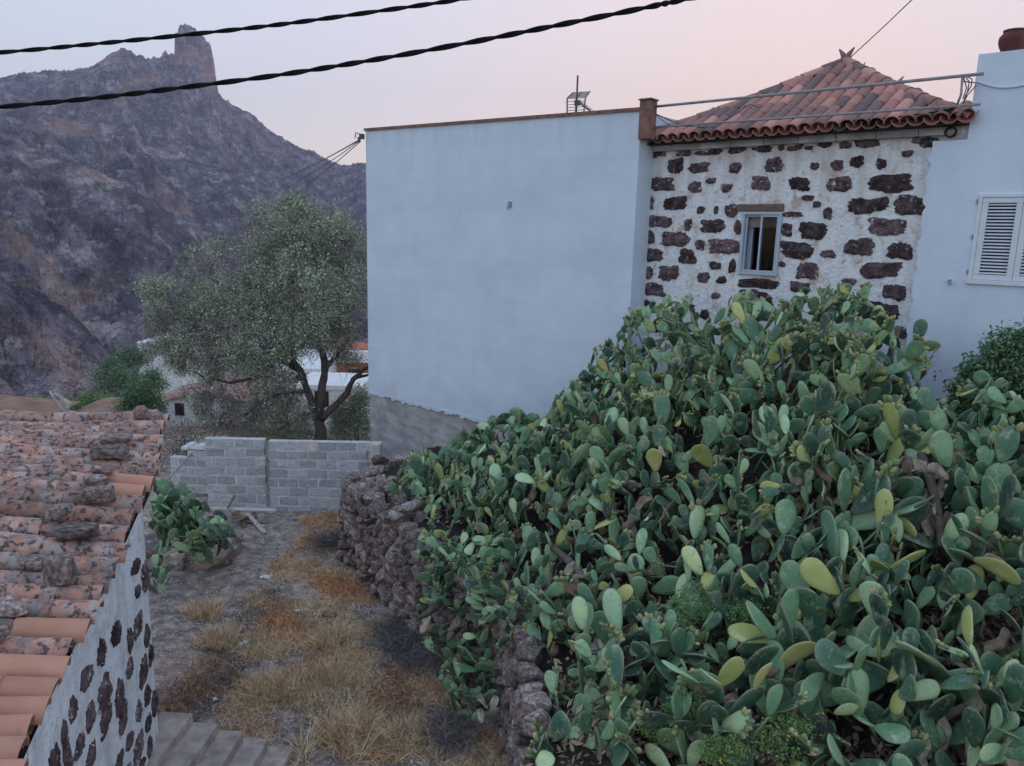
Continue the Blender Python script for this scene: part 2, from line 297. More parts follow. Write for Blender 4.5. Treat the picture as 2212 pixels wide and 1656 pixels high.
def glass():
    m = bpy.data.materials.new('window_glass'); m.use_nodes = True; b = m.node_tree.nodes['Principled BSDF']
    b.inputs['Base Color'].default_value = (.55,.58,.6,1); b.inputs['Transmission Weight'].default_value = 1; b.inputs['Roughness'].default_value = .02; b.inputs['IOR'].default_value = 1.2
    return m
M['glass'] = glass()

# ------------------------------------------------------------------ terrain and mountains
def az_el(px, py):
    r = ray(px, py); return atan2(r.x, r.y), r.z / hypot(r.x, r.y)
def crest(pts):
    q = sorted(az_el(*p) for p in pts); a = np.array([p[0] for p in q]); e = np.array([p[1] for p in q])
    return lambda x: np.interp(x, a, e)
E_far = crest([(-900,60),(-500,140),(-250,130),(0,168),(50,155),(100,150),(150,153),(190,148),(225,130),(245,112),(270,103),(300,118),(325,126),(345,119),(357,106),(364,116),(380,120),(466,185),(478,204),
               (500,220),(540,240),(562,262),(600,288),(650,318),(700,340),(740,357),(790,351),(900,380),(1200,400),(1700,380),(2300,420),(3200,400)])
E_spire = crest([(374,250),(377,119),(378,77),(384,75),(388,60),(399,56),(412,59),(424,67),(428,79),(440,82),(446,96),(455,100),(458,118),(463,140),(466,170),(472,205),(476,260)])
E_mid = crest([(-900,150),(-300,170),(0,235),(60,225),(130,250),(220,262),(290,270),(310,300),(360,318),(430,345),(520,372),(600,410),(700,450),(790,500),(1000,520),(3200,560)])
E_near = crest([(-900,60),(-300,210),(-100,262),(0,284),(54,303),(140,349),(200,362),(259,388),(316,424),(359,453),(406,482),(431,510),(470,600),(520,690),(560,750),(640,830),(3000,900)])
E_low = crest([(-900,330),(-300,480),(0,590),(61,618),(153,673),(219,743),(255,790),(300,840),(3000,950)])
na, nr = 1000, 600
aa = np.concatenate([np.linspace(radians(-62), radians(-36.1), 70), np.linspace(radians(-36), radians(-8), 820), np.linspace(radians(-7.7), radians(48), 110)])
rr = np.concatenate([np.geomspace(20.5, 120, 70), np.geomspace(122, 2600, nr - 70)])
A, Rr = np.meshgrid(aa, rr, indexing='ij')
base = np.interp(Rr, [20, 30, 45, 70, 120, 200, 300, 2600], [-.5, -1.6, -4.5, -10, -22, -40, -60, -80])
def vnoise(x, y, seed):
    xi = np.floor(x).astype(np.int64); yi = np.floor(y).astype(np.int64); fx = x - xi; fy = y - yi
    fx = fx*fx*fx*(fx*(fx*6-15)+10); fy = fy*fy*fy*(fy*(fy*6-15)+10)
    def h(a, b):
        n = (a*374761393 + b*668265263 + seed*982451653) & 0x7fffffff
        n = ((n ^ (n >> 13)) * 1274126177) & 0x7fffffff
        return ((n ^ (n >> 16)) & 0xffff) / 65535.
    return (h(xi,yi)*(1-fx)+h(xi+1,yi)*fx)*(1-fy) + (h(xi,yi+1)*(1-fx)+h(xi+1,yi+1)*fx)*fy
def fbm(x, y, seed, oc=6, ridge=False, g=.52):
    s = np.zeros_like(x); a = 1.; t = 0.
    for i in range(oc):
        n = vnoise(x*2**i+i*13.7, y*2**i-i*7.9, seed+i)
        if ridge: n = 1 - np.abs(2*n-1)
        s += a*n; t += a; a *= g
    return s/t
Xw = np.sin(A)*Rr; Yw = np.cos(A)*Rr
def tent(E, R0, sf, sb, amp, gsc, seed, wob=.12):
    Rm = R0*(1 + wob*(fbm(A*6, A*0+seed, seed, 3)-.5))
    C = (E(A) + .0035*(fbm(A*90, A*0+seed, seed+60, 4, True)-.6) + .002*(vnoise(A*700, A*0, seed)-.5))*Rm + CAM.z
    d = Rm - Rr
    h = C - np.where(d > 0, sf*d, -sb*d)
    depth = np.clip(np.abs(d)*sf/(amp*2.2), .12, 1)
    wx = fbm(Xw/gsc, Yw/gsc, seed+40, 4)*1.1
    gul = fbm(A*R0/gsc+wx, Rr/(gsc*3.2)+wx*.6, seed+3, 6, True, .55) - .62
    rough = fbm(Xw/(gsc*.22), Yw/(gsc*.22), seed+9, 5, True) - .6
    h = h + depth*amp*(gul*3.0 + rough*1.5)
    st = amp*.42                                                   # rock bands
    ph = (h + gul*amp*.6)/st
    h = h + depth*st*.38*(np.clip((ph-np.floor(ph))*2.2-.5, 0, 1) - (ph-np.floor(ph)))
    return h
H = base + (fbm(Xw/9, Yw/9, 3, 5)-.5)*np.clip(Rr/60, .15, 3) + (fbm(Xw/55+9, Yw/55, 13, 6, True)-.55)*np.clip((Rr-60)/4, 0, 55)
H_hill = H.copy()
H = np.maximum(H, tent(E_far, 1750, .62, .5, 34, 150, 21))
H = np.maximum(H, tent(E_mid, 1150, .62, .6, 24, 110, 31))
H = np.maximum(H, tent(E_near, 640, .72, .7, 17, 75, 41))
H = np.maximum(H, tent(E_low, 300, .72, .7, 8, 34, 51))
C = (E_spire(A) + .002*(vnoise(A*800, A*0, 5)-.5) + .003*(vnoise(A*300, A*0, 6)-.5))*1750 + CAM.z
sp_on = (A > az_el(373, 200)[0]) & (A < az_el(477, 200)[0])
flut = fbm(A*160, Rr/400, 77, 4, True)*14
H = np.maximum(H, np.where(sp_on & (C > 150), C + 6 - np.maximum(0, np.abs(1750 - Rr) - 12)*3.0 - flut*np.clip(np.abs(1750-Rr)/30, .3, 3), -500))
V = np.stack([Xw, Yw, H], -1).reshape(-1, 3)
idx = np.arange(na*nr).reshape(na, nr)
Fc = np.stack([idx[:-1,:-1], idx[:-1,1:], idx[1:,1:], idx[1:,:-1]], -1).reshape(-1, 4)[:, ::-1]
ishill = ((np.abs(H - H_hill) < .01) & (Rr < 170)).ravel()
rock_face = ~(ishill[Fc].all(1))
def sub(name, sel, mat, label, cat):
    f = Fc[sel]; u, inv = np.unique(f, return_inverse=True)
    o = np_obj(name, V[u], inv.reshape(f.shape), mat, None, True); tag(o, label, cat, None, 'structure'); return o
sub('mountain', rock_face, M['mount'], 'rocky purple brown mountain ridge with a tall rock spire', 'mountain')
sub('hillside', ~rock_face, M['hill'], 'green and brown valley slope behind the tiled cottage', 'hillside')
g = MB(); n = 48
g.add([(0,0,-90)] + [(9000*cos(2*pi*i/n), 9000*sin(2*pi*i/n), -90) for i in range(n)], [(0, i+1, (i+1) % n + 1) for i in range(n)])
tag(g.build('valley_ground', M['hill']), 'valley floor stretching to the horizon', 'ground', None, 'structure')
def hill_z(x, y):
    a = atan2(x, y); r = hypot(x, y)
    return float(H[int(np.clip(np.searchsorted(aa, a), 0, na-1)), int(np.clip(np.searchsorted(rr, r), 0, nr-1))])

# yard ground
gx, gy = np.meshgrid(np.linspace(-16, 14, 200), np.linspace(3, 21.5, 150), indexing='ij')
YZ = lambda x, y: .10*(fbm(np.asarray(x)/1.6+30, np.asarray(y)/1.6+30, 5, 5)-.5) + .05*(fbm(np.asarray(x)*3+30, np.asarray(y)*3+30, 8, 4)-.5)
gz = YZ(gx, gy) - .04*np.clip(gy-17, 0, 3)
idx = np.arange(200*150).reshape(200, 150)
o = np_obj('yard_ground', np.stack([gx, gy, gz], -1).reshape(-1, 3), np.stack([idx[:-1,:-1], idx[1:,:-1], idx[1:,1:], idx[:-1,1:]], -1).reshape(-1, 4), M['soil'], None, True)
tag(o, 'dark dry earth of the yard between the cottage and stone wall', 'ground', None, 'structure')
def gz_at(x, y): return float(YZ(np.array([x]), np.array([y]))[0])

# ------------------------------------------------------------------ the row of buildings (facade frame)
ALPHA = atan2(-.663, .749)
P0 = at(1645, 525, 12.5); FO = Vector((P0.x, P0.y, 0))
FT = Vector((cos(ALPHA), sin(ALPHA), 0)); FN = Vector((-sin(ALPHA), cos(ALPHA), 0))      # along to the right, into the building
FM = Matrix.Translation(FO) @ Matrix.Rotation(ALPHA, 4, 'Z')
def fl(px, py, off=0):
    p = at_pl(px, py, FO + FN*off, FN) - FO
    return p.dot(FT), p.z
def fw_(x, y, z): return FO + FT*x + FN*y + Vector((0, 0, z))
def btag(name, x, y, label, cat):
    return empty(name, fw_(x, y, 0), ALPHA, label, cat)

# white building
PR = -.5
xl = fl(793, 560, PR)[0]; xr = fl(1372, 470, PR)[0]
zl = fl(790, 279, PR)[1]; zr = fl(1385, 234, PR)[1]; zp = fl(920, 877, PR)[1]
wb = btag('white_building', (xl+xr)/2, PR, 'big blank white plastered building on a grey concrete base', 'building')
cxw = (xl+xr)/2
b = MB(); hw = (xr-xl)/2
# front skin as a fine grid so the lower paint edge can be ragged
b.prism([(-hw, zp), (hw, zp), (hw, zr-.05), (-hw, zl-.05)], 0, 7.5)
b.build('wall', M['white'], wb)
b = MB(); rg = random.Random(3); N_ = 60
for i in range(N_):
    x0 = -hw + .01 + (2*hw-.02)*i/N_; x1 = -hw + .01 + (2*hw-.02)*(i+1)/N_
    b.box(x0, x1, -.012, .05, zp - .02 - .07*rg.random(), zp + .02)
b.build('paint_edge', M['white'], wb)
MB().box(-hw+.02, hw-.02, .035, 7.3, -.6, zp).build('base', M['concrete'], wb)
b = MB(); b.prism([(-hw-.03, zl-.05), (hw+.03, zr-.05), (hw+.03, zr+.01), (-hw-.03, zl+.01)], -.035, .18); b.build('coping', M['brick'], wb)
b = MB(); b.box(hw-.02, hw+.20, -.03, .2, zr-.52, zr+.12); b.box(hw-.04, hw+.22, -.05, .22, zr+.12, zr+.15); b.build('pillar', M['brick'], wb, bevel=.02)
mb = MB(); cx_, cz_ = fl(1102, 442, PR)
mb.tube([(cx_-cxw, .0, cz_), (cx_-cxw, -.05, cz_), (cx_-cxw+.02, -.09, cz_-.06), (cx_-cxw-.01, -.07, cz_-.10)], .012, 6); mb.lathe([(.0,-.05),(.05,-.05),(.05,.05),(0,.05)], 10, (cx_-cxw, 0, cz_))
mb.build('wall_hook', M['metal'], wb)
bx, bz = fl(786, 297, PR)
wk = MB(); wk.box(-.03, .03, -.12, 0, -.05, .07); wk.tube([(0,-.1,.05), (-.12,-.14,.10), (-.16,-.14,-.02)], .014, 6); wk.tube([(0,-.06,0), (-.08,-.12,-.04)], .03, 8)
o = wk.build('insulator_bracket', M['wire'], None); put(o, None, Matrix.Translation(fw_(bx, PR, bz)) @ Matrix.Rotation(ALPHA, 4, 'Z'))
tag(o, 'small wire bracket at the upper left corner of the white building', 'bracket')

# antenna on the white roof
ap = fw_(fl(1245, 240, PR+.5)[0], PR+.5, fl(1245, 240, PR+.5)[1])
an = empty('tv_antenna', ap, 0, 'small grid television antenna on a mast above the white wall', 'antenna')
k = 14.6/F
MB().tube([(0,0,-.4), (0,0,72*k)], .018, 8).build('mast', M['wire'], an)
rf = MB()
top = [(-20*k,.0,26*k), (20*k,.05,30*k), (31*k,.35,47*k), (-6*k,.30,43*k)]
bot = [(-21*k,.0,24*k), (19*k,.05,28*k), (18*k,.25,-5*k), (-18*k,.2,-9*k)]
def lerp(a, b_, t): return tuple(a[i]+(b_[i]-a[i])*t for i in range(3))
for q in (top, bot):
    for t in (0, .5, 1): rf.tube([lerp(q[0], q[1], t), lerp(q[3], q[2], t)], .014, 6)
    for i in range(7): rf.tube([lerp(q[0], q[3], i/6), lerp(q[1], q[2], i/6)], .006, 5)
rf.build('reflector', M['wire'], an)
bo = MB(); bo.tube([(0,0,20*k), (12*k,-.2,8*k), (26*k,-.45,-8*k)], .016, 6)
for i in range(6):
    t = i/5; p = Vector((6*k+18*k*t, -.1-.3*t, 14*k-20*k*t)); bo.tube([p+Vector((-.07,-.05,.02)), p+Vector((.07,.05,.02))], .007, 5)
bo.build('boom', M['wire'], an); MB().box(-.05, .07, -.12, -.02, 10*k, 20*k).build('junction_box', M['wire'], an)

# stone house
sl_ = fl(1390, 470)[0]; sr_ = fl(1993, 500)[0]; ze = fl(1722, 309)[1]
sh = btag('stone_house', (sl_+sr_)/2, 0, 'limewashed stone house with bare dark stones under a hipped tile roof', 'house')
cs = (sl_+sr_)/2; hs_ = (sr_-sl_)/2
w0 = fl(1601, 525)[0]-cs; w1 = fl(1686, 525)[0]-cs; wz1 = (fl(1602, 457)[1]+fl(1688, 460)[1])/2; wz0 = (fl(1599, 592)[1]+fl(1681, 598)[1])/2
b = MB()
for (a0, a1, c0, c1) in ((-hs_-.3, w0, -.3, ze), (w1, hs_+.3, -.3, ze), (w0, w1, -.3, wz0), (w0, w1, wz1, ze)): b.box(a0, a1, 0, .5, c0, c1)
b.box(-hs_-.3, hs_+.3, 7.5, 8, -.3, ze); b.box(-hs_-.3, -hs_+.1, .5, 7.5, -.3, ze); b.box(hs_-.1, hs_+.3, .5, 7.5, -.3, ze)
b.build('wall', M['white_s'], sh)
b = MB(); b.box(w0-.3, w1+.3, .52, 1.9, wz0-.4, wz0-.36); b.box(w0-.3, w1+.3, 1.9, 1.95, wz0-.4, wz1+.4); b.box(w0-.34, w0-.3, .52, 1.9, wz0-.4, wz1+.4); b.box(w1+.3, w1+.34, .52, 1.9, wz0-.4, wz1+.4); b.box(w0-.3, w1+.3, .52, 1.9, wz1+.36, wz1+.4)
b.build('room', M['inside'], sh)
# window
win = MB(); ft = .045
win.box(w0, w1, -.04, .06, wz1-ft, wz1); win.box(w0, w1, -.05, .06, wz0, wz0+ft); win.box(w0, w0+ft, -.04, .06, wz0+ft, wz1-ft); win.box(w1-ft, w1, -.04, .06, wz0+ft, wz1-ft)
win = win.build('window', M['alu'], sh, bevel=.006)
wm = (w0+w1)/2
for (a0, a1, yy) in ((w0+ft+.003, wm+.02, .012), (wm-.02, w1-ft-.003, -.022)):
    s = MB(); t = .032
    z0_, z1_ = wz0+ft+.003, wz1-ft-.003
    s.box(a0, a1, yy, yy+.03, z1_-t, z1_); s.box(a0, a1, yy, yy+.03, z0_, z0_+t); s.box(a0, a0+t, yy, yy+.03, z0_+t, z1_-t); s.box(a1-t, a1, yy, yy+.03, z0_+t, z1_-t)
    s.build('sash', M['alu'], win)
    if yy < 0: MB().box(a0+t, a1-t, yy+.012, yy+.018, z0_+t, z1_-t).build('pane', M['glass'], win)
b = MB()
for i in range(7): b.box(w0+.05, w1-.05, .085, .10, wz1-.05-.028*(i+1), wz1-.053-.028*i)
b.build('blind', M['blind'], win)
b = MB(); N_ = 10
for i in range(N_):
    x = wm+.02+(w1-wm-.07)*i/N_; b.box(x, x+(w1-wm-.07)/N_, .115+.012*(i % 2), .125+.012*(i % 2), wz0+.05, wz1-.06)
b.build('curtain', M['curtain'], win)
b = MB(); b.box(w0+.05, w0+.13, .14, .16, wz0+.05, wz1-.2); b.build('inner_shutter', M['alu'], win)
l0 = fl(1560+0, 0)[0]
lx0 = fl((1560+622/2.179)*.864, (100+910/2.179)*.864)[0]-cs; lx1 = fl((1560+875/2.179)*.864, (100+912/2.179)*.864)[0]-cs
b = MB(); b.box(lx0, lx1, -.05, .0, wz1+.015, wz1+.125); b.build('lintel', M['wood'], sh, bevel=.01)
# bare stones
def blob_stone(pts_wh, seed, y=-.012, depth=.05, n=26, rag=.10, sq=3.2):
    w, h = pts_wh; rg = random.Random(seed); m = MB(); ph = [rg.uniform(0, 6.3) for _ in range(4)]
    ring = []
    for i in range(n):
        t = 2*pi*i/n; c, s = cos(t), sin(t)
        r = 1/((abs(c)**sq+abs(s)**sq)**(1/sq)) * (1+.07*sin(2*t+ph[0])+.06*sin(3*t+ph[1])+.05*sin(5*t+ph[2])+rg.uniform(-rag, rag*.5))
        ring.append((w/2*c*r, h/2*s*r))
    vs = [(x, .02, z) for x, z in ring] + [(x*.985, y, z*.985) for x, z in ring] + [(x*.6+rg.uniform(-.01,.01), y-.012-rg.uniform(0,.012), z*.6+rg.uniform(-.01,.01)) for x, z in ring] + [(0, y-.016, 0)]
    fs = [(i, (i+1) % n, n+(i+1) % n, n+i) for i in range(n)] + [(n+i, n+(i+1) % n, 2*n+(i+1) % n, 2*n+i) for i in range(n)] + [(2*n+i, 2*n+(i+1) % n, 3*n) for i in range(n)]
    return m.add(vs, fs)
STN = '''240,650,325,725 357,668,460,728 572,668,638,728 772,640,865,725 1018,668,1062,710 1127,655,1197,712 1230,635,1310,695 1375,645,1430,708 1515,600,1575,640 1172,555,1240,595 1280,545,1355,590 1605,530,1720,590
135,750,272,825 357,768,422,838 447,752,502,785 528,785,590,830 697,742,795,822 903,750,1012,820 1112,745,1240,830 1330,732,1575,828
118,855,165,930 222,852,340,930 398,908,440,948 490,905,515,950 548,898,622,965 970,845,1035,880 1028,880,1075,915 1085,915,1137,978 1222,860,1435,948 1468,850,1658,955
115,960,262,1022 328,975,372,1040 420,978,543,1055 600,985,640,1062 860,937,970,965 852,1000,918,1072 960,992,1097,1090 1325,975,1540,1065
105,1040,170,1115 205,1045,352,1128 390,1088,440,1148 465,1083,630,1168 850,1100,1030,1188 1205,1083,1362,1175 1070,1145,1155,1190 1440,1105,1572,1198
103,1140,212,1210 303,1140,388,1225 462,1208,530,1252 572,1195,610,1272 845,1208,880,1238 945,1213,1055,1305 1292,1208,1497,1300
97,1235,160,1300 188,1232,297,1312 402,1265,465,1325 505,1290,560,1330 625,1302,835,1355 900,1320,1015,1375 1190,1298,1265,1340 1412,1332,1535,1420
103,1325,218,1398 475,1378,525,1412 632,1365,805,1452 415,1470,465,1525 1270,1425,1490,1530 560,1465,810,1520 1455,1560,1550,1630 185,1550,240,1590 97,1415,140,1450
300,1600,420,1680 620,1600,760,1700 900,1620,1010,1700'''
for i, s in enumerate(STN.split()):
    x0, y0, x1, y1 = [float(q) for q in s.split(',')]
    cxp = (1560+(x0+x1)/2/2.179)*.864; cyp = (100+(y0+y1)/2/2.179)*.864
    X, Z = fl(cxp, cyp); Xa = fl((1560+x0/2.179)*.864, cyp)[0]; Xb = fl((1560+x1/2.179)*.864, cyp)[0]
    Za = fl(cxp, (100+y0/2.179)*.864)[1]; Zb = fl(cxp, (100+y1/2.179)*.864)[1]
    if Z < 1.6: continue
    o = blob_stone((abs(Xb-Xa)*1.04, abs(Za-Zb)*1.02), i, n=36, rag=.15, sq=5 if abs(Xb-Xa) > .3 else 2.8).build('stone', M['basalt'], sh)
    put(o, sh, PW[sh] @ Matrix.Translation((X-cs, 0, Z)) @ Matrix.Rotation(R.uniform(-.06, .06), 4, 'Y'))
# concrete eave band in slabs
b = MB(); nb = 9; ebx0, ebx1 = -hs_-.05, hs_+.38
for i in range(nb):
    o_ = R.uniform(-.012, .012); b.box(ebx0+(ebx1-ebx0)*i/nb+.004, ebx0+(ebx1-ebx0)*(i+1)/nb-.004, -.10+o_, .3, ze-.02+o_*.4, ze+.115)
b.build('eave_slab', M['concrete'], sh, bevel=.008)
for i in range(24):                          # dark crumbled stones just under the slab
    w_ = R.uniform(.10,.34); o = blob_stone((w_, R.uniform(.05,.12)), 900+i, n=24, rag=.22, sq=2.4).build('stone', M['basalt'], sh)
    put(o, sh, PW[sh] @ Matrix.Translation((R.uniform(ebx0+.1, ebx1-.4), 0, ze-.05-R.random()*.04)) @ Matrix.Rotation(R.uniform(-.12,.12), 4, 'Y'))

# tile mesh
def tile_mesh(name, mat, ln=.46, r_lo=.105, r_hi=.085, th=.014, n=8, flat=.9):
    m = MB(); vs = []
    for y, r in ((0, r_lo), (ln, r_hi)):
        for rr_, in ((r,), (r-th,)):
            for j in range(n+1):
                t = pi*j/n; vs.append((rr_*cos(t), y, rr_*sin(t)*flat))
    k = n+1; fs = []
    for j in range(n):
        fs += [(j, j+1, 2*k+j+1, 2*k+j), (k+j+1, k+j, 3*k+j, 3*k+j+1), (j+1, j, k+j, k+j+1), (2*k+j, 2*k+j+1, 3*k+j+1, 3*k+j)]
    fs += [(0, 2*k, 3*k, k), (n, k+n, 3*k+n, 2*k+n)]
    m.add(vs, fs); me = m.mesh(name, mat)
    fl_ = [True]*len(me.polygons); me.polygons.foreach_set('use_smooth', fl_)
    try: me.set_sharp_from_angle(angle=radians(50))
    except Exception: pass
    return me
T_r = tile_mesh('roof_tile', M['tile_r'], .44, .115, .095); T_old = tile_mesh('roof_tile', M['tile'], .5, .135, .11); T_new = tile_mesh('roof_tile', M['tile_new'], .5, .135, .115, n=12)
def frame(o_, x, y, z):
    m = Matrix((x, y, z)).transposed().to_4x4(); m.translation = o_; return m

# hipped roof of the stone house (local: x along, y in, z up)
rx0, rx1 = -hs_-.06, hs_+.42; Lr = rx1-rx0; y_e = -.26; zev = ze+.14
apx, apy, apz = proj_l = (0, 0, 0)
apex = at(1825, 133, 14.2)
half = Lr/2
q_ = fw_(cs+(rx0+rx1)/2, y_e+half, 9); zap = 9.
for _ in range(6): q_.z = zap; zap += (proj(q_)[1]-140)*proj(q_)[2]/F
rise = zap-zev
cr = (rx0+rx1)/2; yA = y_e+half; yB = yA+3.0; yE = yB+half
def rz_(t): return zev + rise*(t*.86+t*t*.14)      # slightly flared eaves, t 0..1 up the slope
rb = MB(); dn = .05
NS = 6
def face(P, Q, P2, Q2):   # eave P->Q, ridge P2->Q2
    vs = []
    for i in range(NS+1):
        t = i/NS
        for a_, c_ in ((P, P2), (Q, Q2)): vs.append((a_[0]+(c_[0]-a_[0])*t, a_[1]+(c_[1]-a_[1])*t, rz_(t)-dn))
    rb.add(vs, [(2*i, 2*i+1, 2*i+3, 2*i+2) for i in range(NS)])
face((rx0,y_e), (rx1,y_e), (cr,yA), (cr,yA)); face((rx1,y_e), (rx1,yE), (cr,yA), (cr,yB)); face((rx0,yE), (rx0,y_e), (cr,yB), (cr,yA)); face((rx1,yE), (rx0,yE), (cr,yB), (cr,yB))
rb.add([(rx0,y_e,zev-.06),(rx1,y_e,zev-.06),(rx1,yE,zev-.06),(rx0,yE,zev-.06)], [(0,3,2,1)])
roof = rb.build('roof', M['dark'], sh)
def lay(orig, e, u, L, avail, pitch, expo, chan=True):
    n = int(L/pitch); pitch = L/n
    for i in range(n):
        x = (i+.5)*pitch; T = avail(x)       # 0..1
        S = half*1.0
        k = max(1, int(math.ceil(T*S/expo)))
        for which in (0, 1):
            if which and not chan: continue
            xx = x if which == 0 else x+pitch/2
            T2 = avail(min(xx, L-.01))
            kk = max(1, int(T2*S/expo+.35))
            for j in range(kk):
                t0 = j*expo/S; t1 = min(t0+.44/S, 1.0)
                z0 = rz_(t0); z1 = rz_(t1)
                p = orig + e*xx + u*(t0*S); p.z = z0 + .012*j*0
                d = (u*((t1-t0)*S) + Vector((0,0,z1-z0))).normalized()
                nn = e.cross(d)
                if nn.z < 0: nn = -nn
                xa = d.cross(nn)
                tw = R.uniform(-.03, .03); d2 = (d + xa*tw + nn*.03).normalized(); xa = d2.cross(nn).normalized(); nn = xa.cross(d2)
                if which == 0:
                    inst('roof_tile', T_r, roof, PW[sh] @ frame(p + nn*.02, xa, d2, nn))
                else:
                    inst('channel_tile', T_r, roof, PW[sh] @ frame(p + nn*.055, -xa, d2, -nn))
fr = lambda x: max(.06, min(x, Lr-x)/half)
lay(Vector((rx0, y_e, 0)), Vector((1,0,0)), Vector((0,1,0)), Lr, fr, .205, .34)
Ld = yE-y_e
sd = lambda x: max(.06, min(x, Ld-x, half)/half)
lay(Vector((rx1, y_e, 0)), Vector((0,1,0)), Vector((-1,0,0)), Ld*.72, lambda x: max(.06, min(x, half)/half), .23, .36, False)
def caps(a, b_, n):
    for i in range(n):
        t0, t1 = i/n, (i+1)/n
        p = Vector((a[0]+(b_[0]-a[0])*t0, a[1]+(b_[1]-a[1])*t0, rz_(a[2]+(b_[2]-a[2])*t0)))
        q = Vector((a[0]+(b_[0]-a[0])*t1, a[1]+(b_[1]-a[1])*t1, rz_(a[2]+(b_[2]-a[2])*t1)))
        d = (q-p).normalized(); nn = Vector((0,0,1)); nn = (nn-d*nn.dot(d)).normalized(); xa = d.cross(nn)
        inst('ridge_tile', T_r, roof, PW[sh] @ frame(p+nn*.04, xa, d, nn))
caps((rx0,y_e,0), (cr,yA,1), 10); caps((rx1,y_e,0), (cr,yA,1), 10); caps((cr,yA,1), (cr,yB,1), 8)
for py_ in (yA, yB):
    f_ = MB()
    for s in (-1, 1): f_.tube([(cr+s*.03, py_, zap+.05), (cr+s*.05, py_, zap+.17), (cr+s*.13, py_, zap+.27)], [.055,.045,.012], 7)
    f_.build('finial', M['tile_r'], roof)
sc_ = MB(); sx, sz = fl(2060, 286, -.12); sx -= cs
sc_.box(sx-.12, sx+.32, -.10, .2, sz-.13, sz+.12); sc_ = sc_.build('scupper', M['concrete'], sh, bevel=.03)
t_ = MB(); t_.lathe([(.075,0),(.075,.10),(.055,.10),(.055,-.02),(0,-.02)], 18); o = t_.build('spout', M['dark'], sc_, smooth=True)
put(o, sc_, PW[sh] @ Matrix.Translation((sx-.03, -.08, sz)) @ Matrix.Rotation(pi/2, 4, 'X'))

# right building
rxa = fl(1993, 500)[0]; rxb = fl(2108, 200)[0]; zrt = fl(2160, 117)[1]; zst = fl(2070, 305)[1]
rbd = btag('right_building', rxb+2, -.06, 'white plastered building with louvred shutters beside the stone house', 'building')
o0 = rxb+2
swx0 = fl(2107, 515)[0]-o0; sz1 = fl(2150, 420)[1]; sz0 = fl(2150, 606)[1]; pw = .47; swx1 = swx0+2*pw+.10
b = MB(); rgd = random.Random(5)
def rect(x0, x1, z0, z1, y0=-.06, y1=.5): b.box(x0, x1, y0, y1, z0, z1)
EX = 5.
rect(rxb-o0, swx0, -.3, zrt); rect(swx1, EX, -.3, zrt); rect(swx0, swx1, -.3, sz0); rect(swx0, swx1, sz1, zrt)
b.box(rxb-o0, EX, .5, 6, -.3, zrt-.02)
# ragged plaster edge lapping the stone wall
edge = [(rxb-o0-.001, zst)]; z = zst
while z > .2:
    edge.append((rxa-o0+rgd.uniform(-.025,.03), z)); z -= rgd.uniform(.03,.09)
edge.append((rxb-o0-.001, .2)); b.prism(edge[::-1], -.055, .05)
b.build('wall', M['white_r'], rbd)
shw = MB(); f_ = .05
shw.box(swx0-.02, swx1+.02, -.10, .02, sz0-.06, sz0); shw.box(swx0, swx1, -.085, .02, sz1-f_, sz1); shw.box(swx0, swx0+f_, -.085, .02, sz0, sz1-f_); shw.box(swx1-f_, swx1, -.085, .02, sz0, sz1-f_)
shw = shw.build('window', M['shutter'], rbd, bevel=.006)
MB().box(swx0+.01, swx1-.01, .05, .06, sz0, sz1).build('backing', M['dark'], shw)
slat = MB().box(0, pw-.15, -.015, .015, -.004, .004).mesh('slat', M['shutter'])
for p_ in range(2):
    a0 = swx0+f_+p_*pw+.002; a1 = a0+pw-.004; s = MB(); t = .072
    s.box(a0, a1, -.075, -.03, sz1-f_-t, sz1-f_-.003); s.box(a0, a1, -.075, -.03, sz0+.003, sz0+t); s.box(a0, a0+t, -.075, -.03, sz0+t, sz1-f_-t); s.box(a1-t, a1, -.075, -.03, sz0+t, sz1-f_-t)
    s.build('shutter_frame', M['shutter'], shw, bevel=.005)
    zz0, zz1 = sz0+t, sz1-f_-t; ns = 22
    for i in range(ns):
        z = zz0+(zz1-zz0)*(i+.5)/ns
        inst('slat', slat, shw, PW[rbd] @ Matrix.Translation((a0+t-.002, -.052, z)) @ Matrix.Rotation(radians(38), 4, 'X'))
for i in range(3):
    q = MB().box(-.01,.01,-.085,-.06,-.03,.03); o = q.build('hinge', M['metal'], shw); put(o, shw, PW[rbd] @ Matrix.Translation((swx0-.012, .0, sz0+.1+i*(sz1-sz0-.2)/2)))
px_, pz_ = fl(2057, 606); mb = MB(); mb.tube([(px_-o0, -.06, pz_), (px_-o0, -.12, pz_), (px_-o0+.02, -.13, pz_-.06)], .02, 8); mb.build('tap', M['metal'], rbd)
px_, pz_ = fl(1993, 746); mb = MB(); mb.tube([(px_-o0, -.04, pz_+.02), (px_-o0-.0, -.22, pz_-.01)], .045, 12); mb.build('drain_spout', M['white_r'], rbd, smooth=True)
# cable stapled to its upper wall
c0 = fl(2112, 177, -.14); c1 = fl(2212, 184, -.14)
mb = MB(); pts = [fw_(c0[0]+(c1[0]-c0[0])*t, -.135, c0[1]+(c1[1]-c0[1])*t-.05*sin(t*pi)) for t in [i/10*1.6 for i in range(11)]]
mb.tube(pts, .012, 6); o = mb.build('wall_cable', M['white_r'], rbd, world=True)
